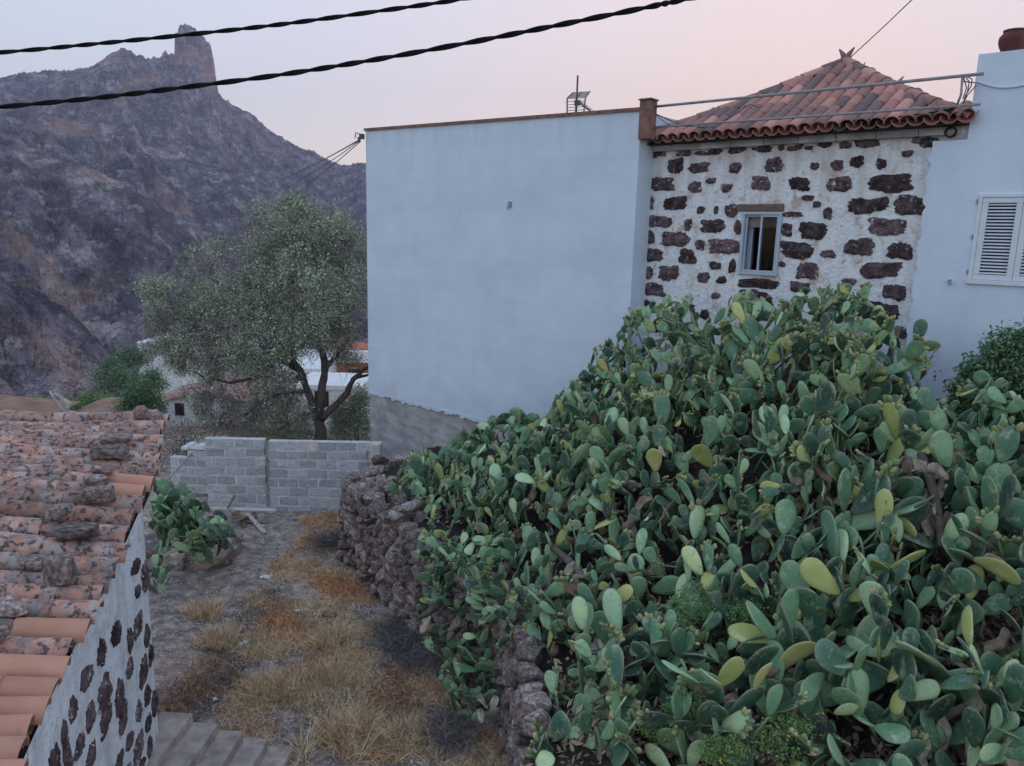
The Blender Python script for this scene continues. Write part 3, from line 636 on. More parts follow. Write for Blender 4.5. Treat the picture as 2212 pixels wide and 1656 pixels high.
# pot
pp = fw_(fl(2186, 113, .12)[0], .12, zrt)
pt = MB(); pt.lathe([(0,.0),(.10,.0),(.115,.015),(.155,.09),(.175,.16),(.170,.215),(.130,.265),(.120,.275),(.135,.285),(.135,.30),(.112,.30),(.10,.27),(.10,.2)], 32)
pot = empty('clay_pot', pp, 0, 'round reddish clay pot standing on the corner of the white parapet', 'pot'); pt.build('vessel', M['pot'], pot, smooth=True)
h_ = MB(); h_.tube([(.165,0,.13), (.225,0,.16), (.225,0,.22), (.15,0,.25)], .018, 8); h_.build('handle', M['pot'], pot, smooth=True)
# pipe railing
ya = -.36
ra = [fw_(fl(x, y, ya)[0], ya, fl(x, y, ya)[1]) for x, y in ((1405,232), (2125,160))]; rb_ = [fw_(fl(x, y, ya)[0], ya, fl(x, y, ya)[1]) for x, y in ((1405,276), (2118,226))]
rail = empty('pipe_railing', (ra[0]+rb_[1])/2, 0, 'thin metal pipe railing running across in front of the hipped tile roof', 'railing')
MB().tube(ra, .022, 10).build('rail', M['metal'], rail, True, True); MB().tube(rb_, .018, 10).build('rail', M['metal'], rail, True, True)
po = [fl(2079, 168, ya), fl(2076, 205, ya), fl(2068, 226, ya)]; MB().tube([fw_(x, ya, z) for x, z in po], .016, 8).build('post', M['metal'], rail, True, True)
def wires(name, lab, paths, off, rad, mat):
    mb = MB()
    for p in paths: mb.tube([fw_(fl(x, y, off)[0], off, fl(x, y, off)[1]) for x, y in p], rad, 5)
    o = mb.build(name, mat, None); return tag(o, lab, 'wires')
wires('loose_wires', 'loose thin wires sagging from the brick pillar to the lower rail', [[(1418,248),(1450,262),(1480,274),(1560,275)], [(1418,250),(1440,268),(1462,276)], [(1418,247),(1470,270),(1530,278)], [(1545,268),(1570,258),(1600,238),(1620,226),(1640,233)], [(1560,266),(1590,248),(1612,228)]], -.17, .007, M['wire'])
wires('wire_loop', 'coil of loose wire tied to the railing end by the white parapet', [[(2085,165),(2094,178),(2090,198),(2081,222)], [(2088,165),(2100,172),(2098,186),(2086,206),(2080,226)], [(2082,168),(2088,190),(2080,215)], [(2078,176),(2110,180)], [(2110,184),(2090,206),(2082,222)]], -.17, .008, M['wire'])
wires('roof_cable', 'dark cable lying along the eave tiles of the hipped roof', [[(1840,262),(1930,254),(1990,247),(2040,240),(2066,232)], [(1860,268),(1950,262),(2010,250),(2060,236)]], -.26, .010, M['cable'])

# ------------------------------------------------------------------ concrete block wall behind the yard
blk = MB().box(-.5, .5, -.5, .5, -.5, .5).mesh('block', M['block'])
def rough_block(seed):
    rg = random.Random(seed); bm = bmesh.new(); bmesh.ops.create_cube(bm, size=1)
    bmesh.ops.bevel(bm, geom=bm.edges[:], offset=.05, segments=1, affect='EDGES')
    for v in bm.verts: v.co += Vector((rg.uniform(-.012,.012), rg.uniform(-.03,.03), rg.uniform(-.025,.025)))
    me = bpy.data.meshes.new('block'); bm.to_mesh(me); bm.free(); me.materials.append(M['block']); return me
BLK = [rough_block(i) for i in range(5)]
def block_wall(root, A, B, z0, rows, skip=lambda r, i, n: False, lean=0., jag=0):
    d = (B-A); L = d.length; d.normalize(); nrm = Vector((d.y, -d.x, 0))       # towards the camera
    rh = .225; bl = .46; ang = atan2(d.y, d.x)
    core = MB()
    for r in range(rows):
        off = (r % 2)*bl/2; n = int(math.ceil((L+off)/bl)); c0, c1 = None, None
        for i in range(n):
            s0 = max(0, i*bl-off) + .018; s1 = min(L, (i+1)*bl-off) - .018
            if jag: s0 = max(s0, .07*abs(sin(r*2.1))*jag); s1 = min(s1, L-.09*abs(sin(r*1.7+.5))*jag)
            if s1-s0 < .08 or skip(r, i, n): continue
            c0 = s0 if c0 is None else c0; c1 = s1
            p = A + d*((s0+s1)/2) + Vector((0, 0, z0+rh*(r+.5))) + nrm*(lean*r*rh + R.uniform(-.008,.008))
            Mx = Matrix.Translation(p) @ Matrix.Rotation(ang, 4, 'Z') @ Matrix.Rotation(R.uniform(-.012,.012), 4, 'Y') @ Matrix.Diagonal((s1-s0, .19, rh-.040, 1))
            inst('block', R.choice(BLK), root, Mx)
        if c0 is not None:
            p = A + d*((c0+c1)/2) + Vector((0, 0, z0+rh*(r+.5))) + nrm*(lean*r*rh-.0)
            Mx = Matrix.Translation(p) @ Matrix.Rotation(ang, 4, 'Z')
            core.box(-(c1-c0)/2, (c1-c0)/2, -.082, .082, -rh/2-.001*(r % 2), rh/2-.02*(r == rows-1), Mx)
    return core.build('mortar', M['mortar'], root, world=True)
wa = at_z(452, 1098, 0); wa.z = 0
ka = at_z(583, 1100, 0.0); kb = at_z(600, 1092, 0.0); we = at_z(806, 1102, 0.0)
lb = empty('block_wall', (wa+we)/2, 0, 'grey concrete block wall split by a long crack below the tree', 'wall')
block_wall(lb, wa, ka+Vector((-.02,0,0)), -.06, 8, lambda r, i, n: False, .02, .45)
block_wall(lb, ka+Vector((.0,.04,0)), we, -.12, 8, lambda r, i, n: r == 7 and i == 2, -.01, .45)
# end pier and footing
d = (we-kb).normalized(); e_ = MB(); e_.box(-.12, .12, -.14, .14, -.1, 1.66, Matrix.Translation(we+d*.1) @ Matrix.Rotation(atan2(d.y, d.x), 4, 'Z')); e_.build('pier', M['mortar'], lb, world=True, bevel=.03)
e_ = MB(); e_.box(-.85, .9, -.13, .12, -.1, .06, Matrix.Translation((wa+ka)/2) @ Matrix.Rotation(.03, 4, 'Y')); e_.build('footing', M['mortar'], lb, world=True, bevel=.05)
# ruined low wall to its left
ra_ = at_z(355, 1075, 0); rb2 = at_z(452, 1082, 0)
ru = empty('ruined_wall', (ra_+rb2)/2, 0, 'low crumbling wall with a flaking white top beside the small cactus', 'wall')
dd = (rb2-ra_); ang = atan2(dd.y, dd.x); Lr2 = dd.length
block_wall(ru, ra_+Vector((0,.5,0)), rb2+Vector((0,.5,0)), 0, 5, lambda r, i, n: (r == 4 and i < 1), 0)
e_ = MB()
for i in range(9):
    x = -Lr2/2+.35+i*(Lr2-.4)/9; e_.box(x, x+.16, -.10+R.uniform(-.03,.03), .2, 1.12+R.uniform(0,.03), 1.20+R.uniform(-.02,.06), Matrix.Translation((ra_+rb2)/2+Vector((0,.5,0))) @ Matrix.Rotation(ang, 4, 'Z'))
tag(e_.build('flaking_cap', M['housew'], ru, world=True), kind='stuff')

# ------------------------------------------------------------------ tiled cottage at the lower left
def hd(px, py, Y): return at_pl(px, py, Vector((0, Y, 0)), Vector((0, 1, 0)))
EV = [hd(-40, 1830, 3.55), hd(40, 1656, 4.24), hd(110, 1500, 5.0), hd(163, 1388, 5.72), hd(225, 1272, 6.5), hd(300, 1102, 7.8), hd(322, 1040, 8.5), hd(352, 917, 10.3)]
cl = [0]
for i in range(1, len(EV)): cl.append(cl[-1]+(EV[i]-EV[i-1]).length)
def eave(s):
    s = max(0, min(cl[-1], s))
    for i in range(1, len(EV)):
        if s <= cl[i]: return EV[i-1].lerp(EV[i], (s-cl[i-1])/(cl[i]-cl[i-1]))
    return EV[-1]
def etan(s): return (eave(s+.3)-eave(s-.3)).normalized()
ROWD = (EV[-1]-EV[1]); ROWD.z = 0; ROWD.normalize()
UPH = Vector((-ROWD.y, ROWD.x, 0))
def slope(s): return .27 - .20*max(0, min(1, (s-2)/(cl[-1]-2)))
def rsurf(s, t):      # point on the roof bed: s along eave, t metres up the slope
    p = eave(s) + UPH*t
    p.z += slope(s)*t - .10*sin(min(1, t/2.6)*pi)*(.5+.5*sin(s*.9)) + .03*sin(s*3.1+t)
    return p
cot = empty('cottage', Vector((EV[4].x-2, EV[4].y, 0)), 0, 'old whitewashed stone cottage with a sagging lichened tile roof', 'house')
rb = MB(); ns_, nt_ = 40, 10; TU = 3.6
vs = [rsurf(cl[-1]*i/ns_, TU*j/nt_) - Vector((0,0,.045)) for i in range(ns_+1) for j in range(nt_+1)]
rb.add(vs, [(i*(nt_+1)+j, i*(nt_+1)+j+1, (i+1)*(nt_+1)+j+1, (i+1)*(nt_+1)+j) for i in range(ns_) for j in range(nt_)])
vs = [p-Vector((0,0,.10)) for p in vs]
rb.add(vs, [(i*(nt_+1)+j, (i+1)*(nt_+1)+j, (i+1)*(nt_+1)+j+1, i*(nt_+1)+j+1) for i in range(ns_) for j in range(nt_)])
croof = rb.build('roof', M['dark'], cot, world=True)
TILES = []
rt = random.Random(21); pitch = .262; expo = .37; nk = int(cl[-1]/pitch)
for k_ in range(nk+1):
    s = cl[-1]-k_*pitch-.07
    tmax = 3.4
    jit = rt.uniform(-.07, .05)
    for which in (0, 1):
        ss = s if which == 0 else s-pitch/2
        if ss < .05: continue
        j = 0
        while True:
            t = j*expo + jit - .03 + rt.uniform(-.02,.02)*(j > 0) + (.05 if which else 0)
            if t > tmax: break
            p = rsurf(ss, t); q = rsurf(ss, t+.4)
            qx, qy, _ = proj(p)
            if not (qx < -330 or qy > 2000):
                d = (q-p).normalized(); e = etan(ss); nn = e.cross(d)
                if nn.z < 0: nn = -nn
                d2 = (d + e*rt.uniform(-.045,.045) + nn*rt.uniform(.03,.07)).normalized(); xa = d2.cross(nn).normalized(); nn = xa.cross(d2)
                bx_, by_, _ = proj(p)
                near = by_ > 1418 or (1362 < by_ < 1400 and bx_ > 20 and j == 0) or (1052 < by_ < 1084 and j == 0 and which == 0 and bx_ > 220)
                if which == 0:
                    sc = Matrix.Diagonal((rt.uniform(.92,1.06), rt.uniform(.9,1.08), rt.uniform(.85,1.1), 1))
                    o = inst('roof_tile', T_new if near else T_old, croof, frame(p+nn*.025, xa, d2, nn) @ sc)
                    TILES.append((p+nn*.16, nn, bx_, by_))
                elif t < 2.9:
                    o = inst('channel_tile', T_old, croof, frame(p+nn*.075, -xa, d2, -nn))
            j += 1
for i in range(8):          # cap tiles along the far gable
    t = .05+i*.44; p = rsurf(cl[-1], t); q = rsurf(cl[-1], t+.44); d = (q-p).normalized(); nn = Vector((0,0,1)); nn = (nn-d*nn.dot(d)).normalized(); xa = d.cross(nn)
    inst('ridge_tile', T_old, croof, frame(p+nn*.09, xa, (d+nn*.06).normalized(), nn) @ Matrix.Diagonal((1.15,1.1,1.1,1)))
# wall under the eave, from the near end to the corner
WS0, WS1 = 0., cl[5]+.12
def wpt(s, z, off=0):
    p = eave(s) + UPH*(-.015-off); return Vector((p.x, p.y, z))
nW = 26; b = MB(); vs = []
for i in range(nW+1):
    s = WS0+(WS1-WS0)*i/nW; zt = eave(s).z+.01
    vs += [wpt(s, -.3, 0), wpt(s, zt, 0)]
fs = [(2*i, 2*i+2, 2*i+3, 2*i+1) for i in range(nW)]
n0 = len(vs); p1 = wpt(WS1, 0)
back = [p1+UPH*4, wpt(WS0, 0)+UPH*4]
for p in back: vs += [Vector((p.x, p.y, -.3)), Vector((p.x, p.y, eave(3).z+.4))]
fs += [(2*nW, n0, n0+1, 2*nW+1), (n0, n0+2, n0+3, n0+1)]
b.add(vs, fs); b.build('wall', M['white_c'], cot, world=True)
b = MB(); fa = wpt(WS1, 0)+UPH*.55; fb = wpt(cl[-1]-.25, 0)+UPH*.55; zt = EV[-1].z-.1
b.add([(fa.x,fa.y,-.3),(fb.x,fb.y,-.3),(fb.x,fb.y,zt),(fa.x,fa.y,zt),(fb.x-2.4,fb.y-.6,-.3),(fb.x-2.4,fb.y-.6,zt)], [(0,1,2,3),(1,4,5,2)])
b.build('rear_wall', M['rock'], cot, world=True)
# ragged mortar under the eave
tw = etan(3); tw.z = 0; tw.normalize()
rs = random.Random(77); cnt = 0
for row in range(13):
    z = .15+row*.315; s = .1+rs.random()*.3
    while s < WS1-.10:
        w = rs.uniform(.14,.40); h = rs.uniform(.15,.32)
        sc = s+w/2; zt = eave(sc).z-.25
        if z < zt-.06 and sc < WS1-.14 and rs.random() < .9:
            p = wpt(sc, z+rs.uniform(-.05,.05)); t = (wpt(sc+.2, 0)-wpt(sc-.2, 0)).normalized()
            inn = Vector((-t.y, t.x, 0))
            if inn.dot(UPH) < 0: inn = -inn; 
            o = blob_stone((w, h), 300+cnt, n=30, rag=.28, sq=rs.choice((1.5,1.8,2.4,4))).build('stone', M['basalt'], cot)
            # local y points into the wall
            xax = Vector((inn.y, -inn.x, 0))
            put(o, cot, frame(p, xax, inn, Vector((0,0,1)))); cnt += 1
        s += w + rs.uniform(.06,.17)
# stones that weigh the tiles down
def rock_mesh(seed, sub=2, flat=.62, amp=.28, mat=None):
    bm = bmesh.new(); bmesh.ops.create_icosphere(bm, subdivisions=sub, radius=.5); o_ = Vector((seed*3.7, seed*1.3, seed*7.1))
    for v in bm.verts:
        n = v.co.normalized(); v.co *= 1 + amp*mnoise.noise(n*1.3+o_)*1.4 + amp*.5*mnoise.noise(n*3.1+o_) + amp*.35*mnoise.noise(n*7.3+o_)
        for ax in range(3):
            v.co[ax] = max(-.42, min(.42, v.co[ax]))
        v.co.z *= flat
    me = bpy.data.meshes.new('rock'); bm.to_mesh(me); bm.free(); me.materials.append(mat or M['rock']); return me
def hull_rock(seed, npt=16, flat=1., mat=None):
    rg = random.Random(seed*7+1); bm = bmesh.new()
    for i in range(npt):
        v = Vector((rg.gauss(0,1), rg.gauss(0,1), rg.gauss(0,1))).normalized(); v = Vector([max(-.74, min(.74, c*1.15)) for c in v])*rg.uniform(.82,1)
        bm.verts.new(v*.66)
    r_ = bmesh.ops.convex_hull(bm, input=bm.verts[:]); bmesh.ops.delete(bm, geom=[g_ for g_ in r_['geom_interior'] if isinstance(g_, bmesh.types.BMVert)], context='VERTS')
    bmesh.ops.bevel(bm, geom=bm.edges[:], offset=.035, segments=1, affect='EDGES')
    for v in bm.verts: v.co.z *= flat; v.co += Vector((rg.uniform(-1,1), rg.uniform(-1,1), rg.uniform(-1,1)))*.012
    me = bpy.data.meshes.new('rock'); bm.to_mesh(me); bm.free(); me.materials.append(mat or M['rock']); return me
ROCKS = [hull_rock(i, 18, .72) for i in range(12)]
rk = [((253,955), (.46,.26,.20), 'long dark stone highest on the cottage roof near its right edge'), ((239,986), (.48,.28,.24), 'dark oval stone just below the highest stone on the cottage roof'), ((222,1024), (.27,.18,.10), 'small flat dark stone on the cottage roof below two bigger ones'),
      ((212,1047), (.38,.24,.16), 'pale grey flat stone on the cottage roof above the new tile'), ((211,1080), (.36,.30,.22), 'reddish sloping stone left of the single new tile on the cottage roof'), ((127,1117), (.30,.24,.20), 'squarish reddish stone in the middle of the cottage roof'),
      ((165,1160), (.42,.28,.24), 'big rough lichened stone in the middle of the cottage roof'), ((72,1225), (.25,.20,.15), 'small brown stone left of the tall stone on the cottage roof'), ((127,1253), (.30,.25,.36), 'tall upright stone standing near the cottage roof edge'),
      ((20,1323), (.34,.24,.20), 'blackish stone at the left picture edge on the cottage roof'), ((-4,1385), (.25,.22,.2), 'mossy stone cut by the left picture edge above the new tiles')]
for i, ((x, y), s, lab) in enumerate(rk):
    p, nn, _, _ = min(TILES, key=lambda T: (proj(T[0])[0]-x)**2+(proj(T[0])[1]-y)**2)
    r_ = at_pl(x, y, p, nn)
    o = inst('roof_stone', ROCKS[i], None, Matrix.Translation(r_+nn*(s[2]*.28)) @ Matrix.Rotation(atan2(UPH.y, UPH.x), 4, 'Z') @ Matrix.Rotation(R.uniform(-.2,.2), 4, 'X') @ Matrix.Diagonal((s[0]*.9, s[1]*.85, s[2]*1.1, 1)))
    tag(o, lab, 'stone', 'stones lying on the cottage roof')

# ------------------------------------------------------------------ steps by the cottage corner
st = empty('stone_steps', at_z(470, 1600, .3), 0, 'rough concrete steps descending to the right beside the cottage corner', 'steps')
stm = []
for k_ in range(7):
    x = 348+55*k_; y = 1540+17*k_ - (6 if k_ == 0 else 0); z = .70-.145*k_
    p = at_z(x, y, z); q = at_z(x+55, y+17, z)
    w = (q-p); w.z = 0; W = w.length*1.02; ang = -.06
    bm_ = MB(); bm_.box(0, W, -1.05+.05*R.random(), 0, -z-.2, -R.random()*.012)
    o = bm_.build('step', M['step'], st, bevel=.025); put(o, st, Matrix.Translation(p) @ Matrix.Rotation(ang, 4, 'Z'))

# ------------------------------------------------------------------ dry stone retaining wall
WB = [at_z(738, 1208, 0), at_z(775, 1245, 0), at_z(830, 1305, 0), at_z(895, 1375, 0), at_z(985, 1440, 0), at_z(1075, 1520, 0), at_z(1108, 1640, 0), at_z(1120, 1850, 0)]
WB = [WB[0]+Vector((1.0, 1.9, 0))]+WB
WT = 1.68
wl = [0]
for i in range(1, len(WB)): wl.append(wl[-1]+(WB[i]-WB[i-1]).length)
def wbase(s):
    s = max(0, min(wl[-1]-1e-4, s))
    for i in range(1, len(WB)):
        if s <= wl[i]: return WB[i-1].lerp(WB[i], (s-wl[i-1])/(wl[i]-wl[i-1]))
def wnorm(s):
    t = (wbase(s+.35)-wbase(s-.35)).normalized(); n = Vector((t.y, -t.x, 0))
    return n if n.x < 0 or n.y < 0 and n.dot(CAM-wbase(s)) > 0 else -n
dsw = empty('dry_stone_wall', wbase(3), 0, 'dry stone retaining wall of reddish rubble holding up the cactus bank', 'wall')
STM = [hull_rock(40+i, 15) for i in range(14)]
def wtop(s): return WT - .12 + .10*sin(s*1.7)
rs = random.Random(5); z = .05; nst = 0
core = MB(); nC = 40; vs = []
for i in range(nC+1):
    s = wl[-1]*i/nC; p = wbase(s); n = wnorm(s)
    for zz, back_ in ((-.2, .13), (wtop(s)-.06, .27), (wtop(s)-.1, 1.2)):
        q = p - n*back_; vs.append((q.x, q.y, zz))
core.add(vs, [(3*i+j, 3*i+3+j, 3*i+4+j, 3*i+1+j) for i in range(nC) for j in range(2)]); core.build('core', M['dark'], dsw, world=True)
while z < WT+.1:
    h = rs.uniform(.17,.27); s = rs.uniform(0,.1)
    while s < wl[-1]-.1:
        w = rs.uniform(.20,.42)
        if z < wtop(s)+.02:
            sm = s+w/2; p = wbase(sm); n = wnorm(sm); bat = .10*(z/WT)
            q = Vector((p.x, p.y, z+h/2)) - n*(bat+.05+rs.uniform(-.03,.035))
            fx, fy, _ = proj(q)
            if fx < 1250 and fy < 1900:
                t = Vector((-n.y, n.x, 0))
                inst('stone', rs.choice(STM), dsw, frame(q, t, -n, Vector((0,0,1))) @ Matrix.Rotation(rs.uniform(-.3,.3), 4, 'Y') @ Matrix.Rotation(rs.choice((0, pi)), 4, 'Z') @ Matrix.Diagonal((w*1.02, .36, h*1.18, 1))); nst += 1
        s += w*.93
    z += h*.86
# big stones fallen at its foot
for i, (x, y, s, lab) in enumerate([(866,1296,.22,'loose squarish stone fallen at the foot of the dry stone wall'), (892,1282,.2,'pale loose stone leaning on the foot of the dry stone wall')]):
    p = at_z(x, y, .06); o = inst('fallen_stone', ROCKS[i+3], None, Matrix.Translation(p) @ Matrix.Rotation(i*1.3, 4, 'Z') @ Matrix.Diagonal((s*1.3, s, s*1.2, 1))); tag(o, lab, 'stone')

# ------------------------------------------------------------------ prickly pears
def inpoly(x, y, P):
    c = False; j = len(P)-1
    for i in range(len(P)):
        if (P[i][1] > y) != (P[j][1] > y) and x < (P[j][0]-P[i][0])*(y-P[i][1])/(P[j][1]-P[i][1])+P[i][0]: c = not c
        j = i
    return c
CACT = [(835,1045),(868,985),(905,962),(940,990),(985,950),(1008,905),(1045,930),(1072,888),(1125,876),(1150,905),(1190,892),(1212,835),(1262,812),(1286,752),(1332,720),(1348,665),(1440,640),(1500,632),(1510,688),(1556,690),(1572,642),(1612,622),(1652,655),(1700,650),(1752,612),(1872,600),(1885,645),(1925,690),(1960,715),(2000,682),(1995,745),(2045,738),(2025,785),(1995,800),(1980,870),(2015,885),(2050,850),(2080,800),(2140,795),(2212,840),(2520,900),
        (2560,1900),(1090,1900),(1115,1660),(1165,1540),(1175,1410),(1085,1400),(1085,1545),(1030,1560),(985,1555),(955,1480),(920,1400),(890,1290),(902,1190),(915,1120),(880,1090)]
DCP = [(900,1000,14.3),(1000,920,14.6),(1090,890,14.4),(1200,860,13.8),(1300,740,13.2),(1370,650,12.7),(1500,640,12.0),(1800,600,10.9),(2000,690,10.0),(2100,800,9.5),(2200,820,9.1),(2500,900,8.4),(950,1130,13.1),(915,1250,12.0),(960,1400,10.7),(1050,1540,9.7),
       (1140,1650,7.3),(1130,1850,6.6),(1250,1460,8.0),(1100,1150,11.7),(1300,1000,11.2),(1400,1100,9.8),(1500,800,11.2),(1700,800,10.2),(1900,850,9.5),(1700,1050,8.9),(2000,1050,8.5),(1200,1300,9.5),(1300,1300,9.1),(1600,1300,8.3),(1900,1300,7.7),(2150,1250,7.4),(1300,1600,7.1),(1600,1600,6.8),(1900,1600,6.7),(2200,1600,6.3),(2200,1000,8.4),
       (1600,1880,6.7),(2000,1880,6.2),(2500,1880,5.6),(2500,1300,6.8)]
DC = np.array(DCP, float)
def cdepth(x, y):
    w = 1/(((DC[:,0]-x)**2+(DC[:,1]-y)**2)/1e4+.15)**1.6; return float((w*DC[:,2]).sum()/w.sum())
# bank under the cactus
S3 = [(at(x, y, d), x, y) for x, y, d in DCP if not (x < 1090 and y > 1200) and not (x < 1200 and y > 1560)]
S3 += [(at_z(x, y, 2.0), x, y) for x, y in ((770,1060),(800,1035),(830,1040),(860,1060),(820,1090),(880,1110),(900,1040),(960,1060))]
S3 += [(at(x, y, cdepth(x, y)), x, y) for x in range(1300, 2500, 150) for y in range(700, 1850, 150) if inpoly(x, y, CACT)]
sp = np.array([tuple(p) for p, _, _ in S3])
def surf_z(x, y):
    w = 1/((sp[:,0]-x)**2+(sp[:,1]-y)**2+.06)**3; return float((w*sp[:,2]).sum()/w.sum())
def wdist(x, y):       # signed distance right of the retaining wall line
    best = 1e9; sg = 1
    for i in range(len(WB)-1):
        a, b_ = WB[i], WB[i+1]; d = b_-a; L2 = d.x*d.x+d.y*d.y; t = max(0, min(1, ((x-a.x)*d.x+(y-a.y)*d.y)/L2))
        dx, dy = x-(a.x+d.x*t), y-(a.y+d.y*t); q = hypot(dx, dy)
        if q < best: best = q; sg = 1 if d.x*dy-d.y*dx > 0 else -1
    return best*sg
gxs = np.linspace(-4.2, 9.5, 90); gys = np.linspace(4.2, 18.2, 90); bv = {}; vs = []; fs = []
for i, x in enumerate(gxs):
    for j, y in enumerate(gys):
        wd = wdist(x, y); fy = (Vector((x, y, 0))-FO).dot(FN)
        if wd > .30 and fy < .45 and (y > 4.2):
            lo = 1.50+.10*mnoise.noise(Vector((x*1.5, y*1.5, 2)))
            z = max(lo, min(surf_z(x, y)-(.85+.45*max(0, min(1, (x-3.6)/1.5))), 1.5+(wd-.3)*.75, 1.55+max(0, x+.9)*.7)) + .14*mnoise.noise(Vector((x*1.1, y*1.1, 0))) + .10*mnoise.noise(Vector((x*3.5, y*3.5, 5)))
            bv[i, j] = len(vs); vs.append((x, y, z))
for i in range(89):
    for j in range(89):
        q = [(i,j), (i+1,j), (i+1,j+1), (i,j+1)]
        if all(k in bv for k in q): fs.append(tuple(bv[k] for k in q))
bank = MB(); bank.add(vs, fs); bank = bank.build('planted_bank', M['litter'], None, True); tag(bank, 'shade-darkened littered earth bank under the prickly pears', 'ground', None, 'structure')

def pad_mesh(seed, mat, wr=.52, bend=.12, shrivel=0):
    rg = random.Random(seed); n = 22; vs = []; rim = []
    ph = rg.uniform(0, 6); tip = rg.uniform(.40, .52)
    def out(t):       # t 0 at base round to base; returns x,z with z 0..1
        c, s = cos(t), sin(t)          # t=-pi/2 base
        z = .5+.5*s; w = wr/2*abs(c)**.92*(.62+.55*min(1, z*1.25))*(1+.05*sin(2*t+ph)+.03*sin(5*t+ph))
        if shrivel: w *= 1+.28*sin(3*t+ph)*shrivel
        return (w if c > 0 else -w), z
    ol = [out(-pi/2+2*pi*(i+.5)/n) for i in range(n)]
    tw = rg.uniform(-.5, .5); fold = rg.uniform(-.3, .3)
    def place(x, z, th):
        y = th + bend*(z-.2)**2 + fold*x*x*1.6 + tw*x*(z-.3)*.5
        if shrivel: y += shrivel*(.10*sin(9*z+ph)+.12*sin(11*x+ph))
        return (x, y, z)
    cz = .54
    def ring(f, th): return [place(x*f, cz+(z-cz)*f, th) for x, z in ol]
    T = .030 if not shrivel else .014
    vs = ring(1, 0); rim = [1.]*n
    for f, th in ((.9, T*.75), (.5, T)):
        vs += ring(f, th); rim += [.25 if f > .8 else 0]*n
    vs.append(place(0, cz, T)); rim.append(0)
    for f, th in ((.9, -T*.75), (.5, -T)):
        vs += ring(f, th); rim += [.25 if f > .8 else 0]*n
    vs.append(place(0, cz, -T)); rim.append(0)
    fs = []; F1, F2, FC, B1, B2, BC = n, 2*n, 3*n, 3*n+1, 4*n+1, 5*n+1
    for i in range(n):
        j = (i+1) % n
        fs += [(i, j, F1+j, F1+i), (F1+i, F1+j, F2+j, F2+i), (F2+i, F2+j, FC), (j, i, B1+i, B1+j), (B1+j, B1+i, B2+i, B2+j), (B2+j, B2+i, BC)]
    m = MB(); m.add(vs, fs); me = m.mesh('pad', mat, True)
    a = me.attributes.new('rim', 'FLOAT', 'POINT'); a.data.foreach_set('value', rim); return me
PADS = [pad_mesh(i, M['pad'], R.uniform(.42,.62), R.uniform(-.2,.25)) for i in range(14)]
PADY = [pad_mesh(50+i, M['pad_y'], R.uniform(.42,.55), R.uniform(-.3,.3)) for i in range(6)]
PADD = [pad_mesh(80+i, M['pad_d'], R.uniform(.34,.5), R.uniform(-.5,.5), .7) for i in range(7)]
def fruit_mesh(seed):
    rg = random.Random(seed); m = MB(); k = rg.randint(6, 12)
    for i in range(k):
        t = radians(rg.uniform(-62, 62)); x = .25*sin(t); z = .54+.44*cos(t); d = Vector((sin(t)*.8, rg.uniform(-.35,.35), cos(t))).normalized()
        p = Vector((x*.98, 0, z)); L = rg.uniform(.14,.21); r = L*.30
        m.tube([p-d*.02, p+d*L*.3, p+d*L*.75, p+d*L], [r*.55, r, r*.95, r*.5], 6)
    return m.mesh('fruit', M['fruit'], True)
FRUITS = [fruit_mesh(i) for i in range(8)]
PLANTS = [('tall fruiting prickly pear in front of the white wall corner', 1400, 720), ('prickly pear rising below the small window of the stone house', 1620, 760), ('tallest prickly pear with fruit rows right of the small window', 1830, 740),
    ('prickly pear with pale upright pads under the drain spout of the right building', 1980, 860), ('fruiting prickly pear before the leafy bush at the right picture edge', 2160, 900), ('small dark prickly pear highest on the rubble at the concrete base', 900, 1040),
    ('low prickly pear along the concrete base of the white wall', 1080, 1000), ('prickly pear spilling far down over the dry stone wall', 985, 1320), ('middle prickly pear with dense small pads below the white wall', 1280, 960),
    ('prickly pear with large pale pads at the middle of the thicket', 1420, 1150), ('prickly pear with long sprawling stems and gaps in the right of the thicket', 1800, 1080), ('dark prickly pear below the leafy bush near the right picture edge', 2150, 1180),
    ('prickly pear with yellow pads hanging over withered stems above the wall gap', 1200, 1300), ('prickly pear with yellowing pads around the ferny yellow-flowered weeds', 1550, 1330), ('prickly pear with one broad pale yellow pad right of the weeds', 1850, 1380),
    ('lowest prickly pear beside the wall foot at the bottom of the picture', 1250, 1600), ('prickly pear among yellow-flowered weeds at the bottom middle', 1600, 1640), ('big-padded prickly pear filling the lower right corner', 2050, 1580)]
PROOT = []
for lab, x, y in PLANTS:
    p = at(x, y, cdepth(x, y)+.7); z = 1.4
    o = empty('prickly_pear', (p.x, p.y, max(1.4, min(p.z-.8, 3.2)) if x > 1000 or y < 1100 else 1.3), 0, lab, 'cactus', 'prickly pears of the big thicket'); PROOT.append((o, x, y))
NP = 0; CNT = {}
def mkpad(root, me, base, d, nrm, L, fruit=False, name='pad'):
    global NP
    d = d.normalized(); nrm = (nrm-d*nrm.dot(d)); nrm = nrm.normalized() if nrm.length > .05 else d.orthogonal().normalized()
    xa = nrm.cross(d)
    o = inst(name, me, root, frame(base, xa, nrm, d) @ Matrix.Diagonal((L, L, L, 1))); NP += 1
    if fruit:
        f = inst('fruit', R.choice(FRUITS), o, PW[o] @ Matrix.Diagonal((1, 1, 1, 1))); f['kind'] = 'stuff'
    return xa
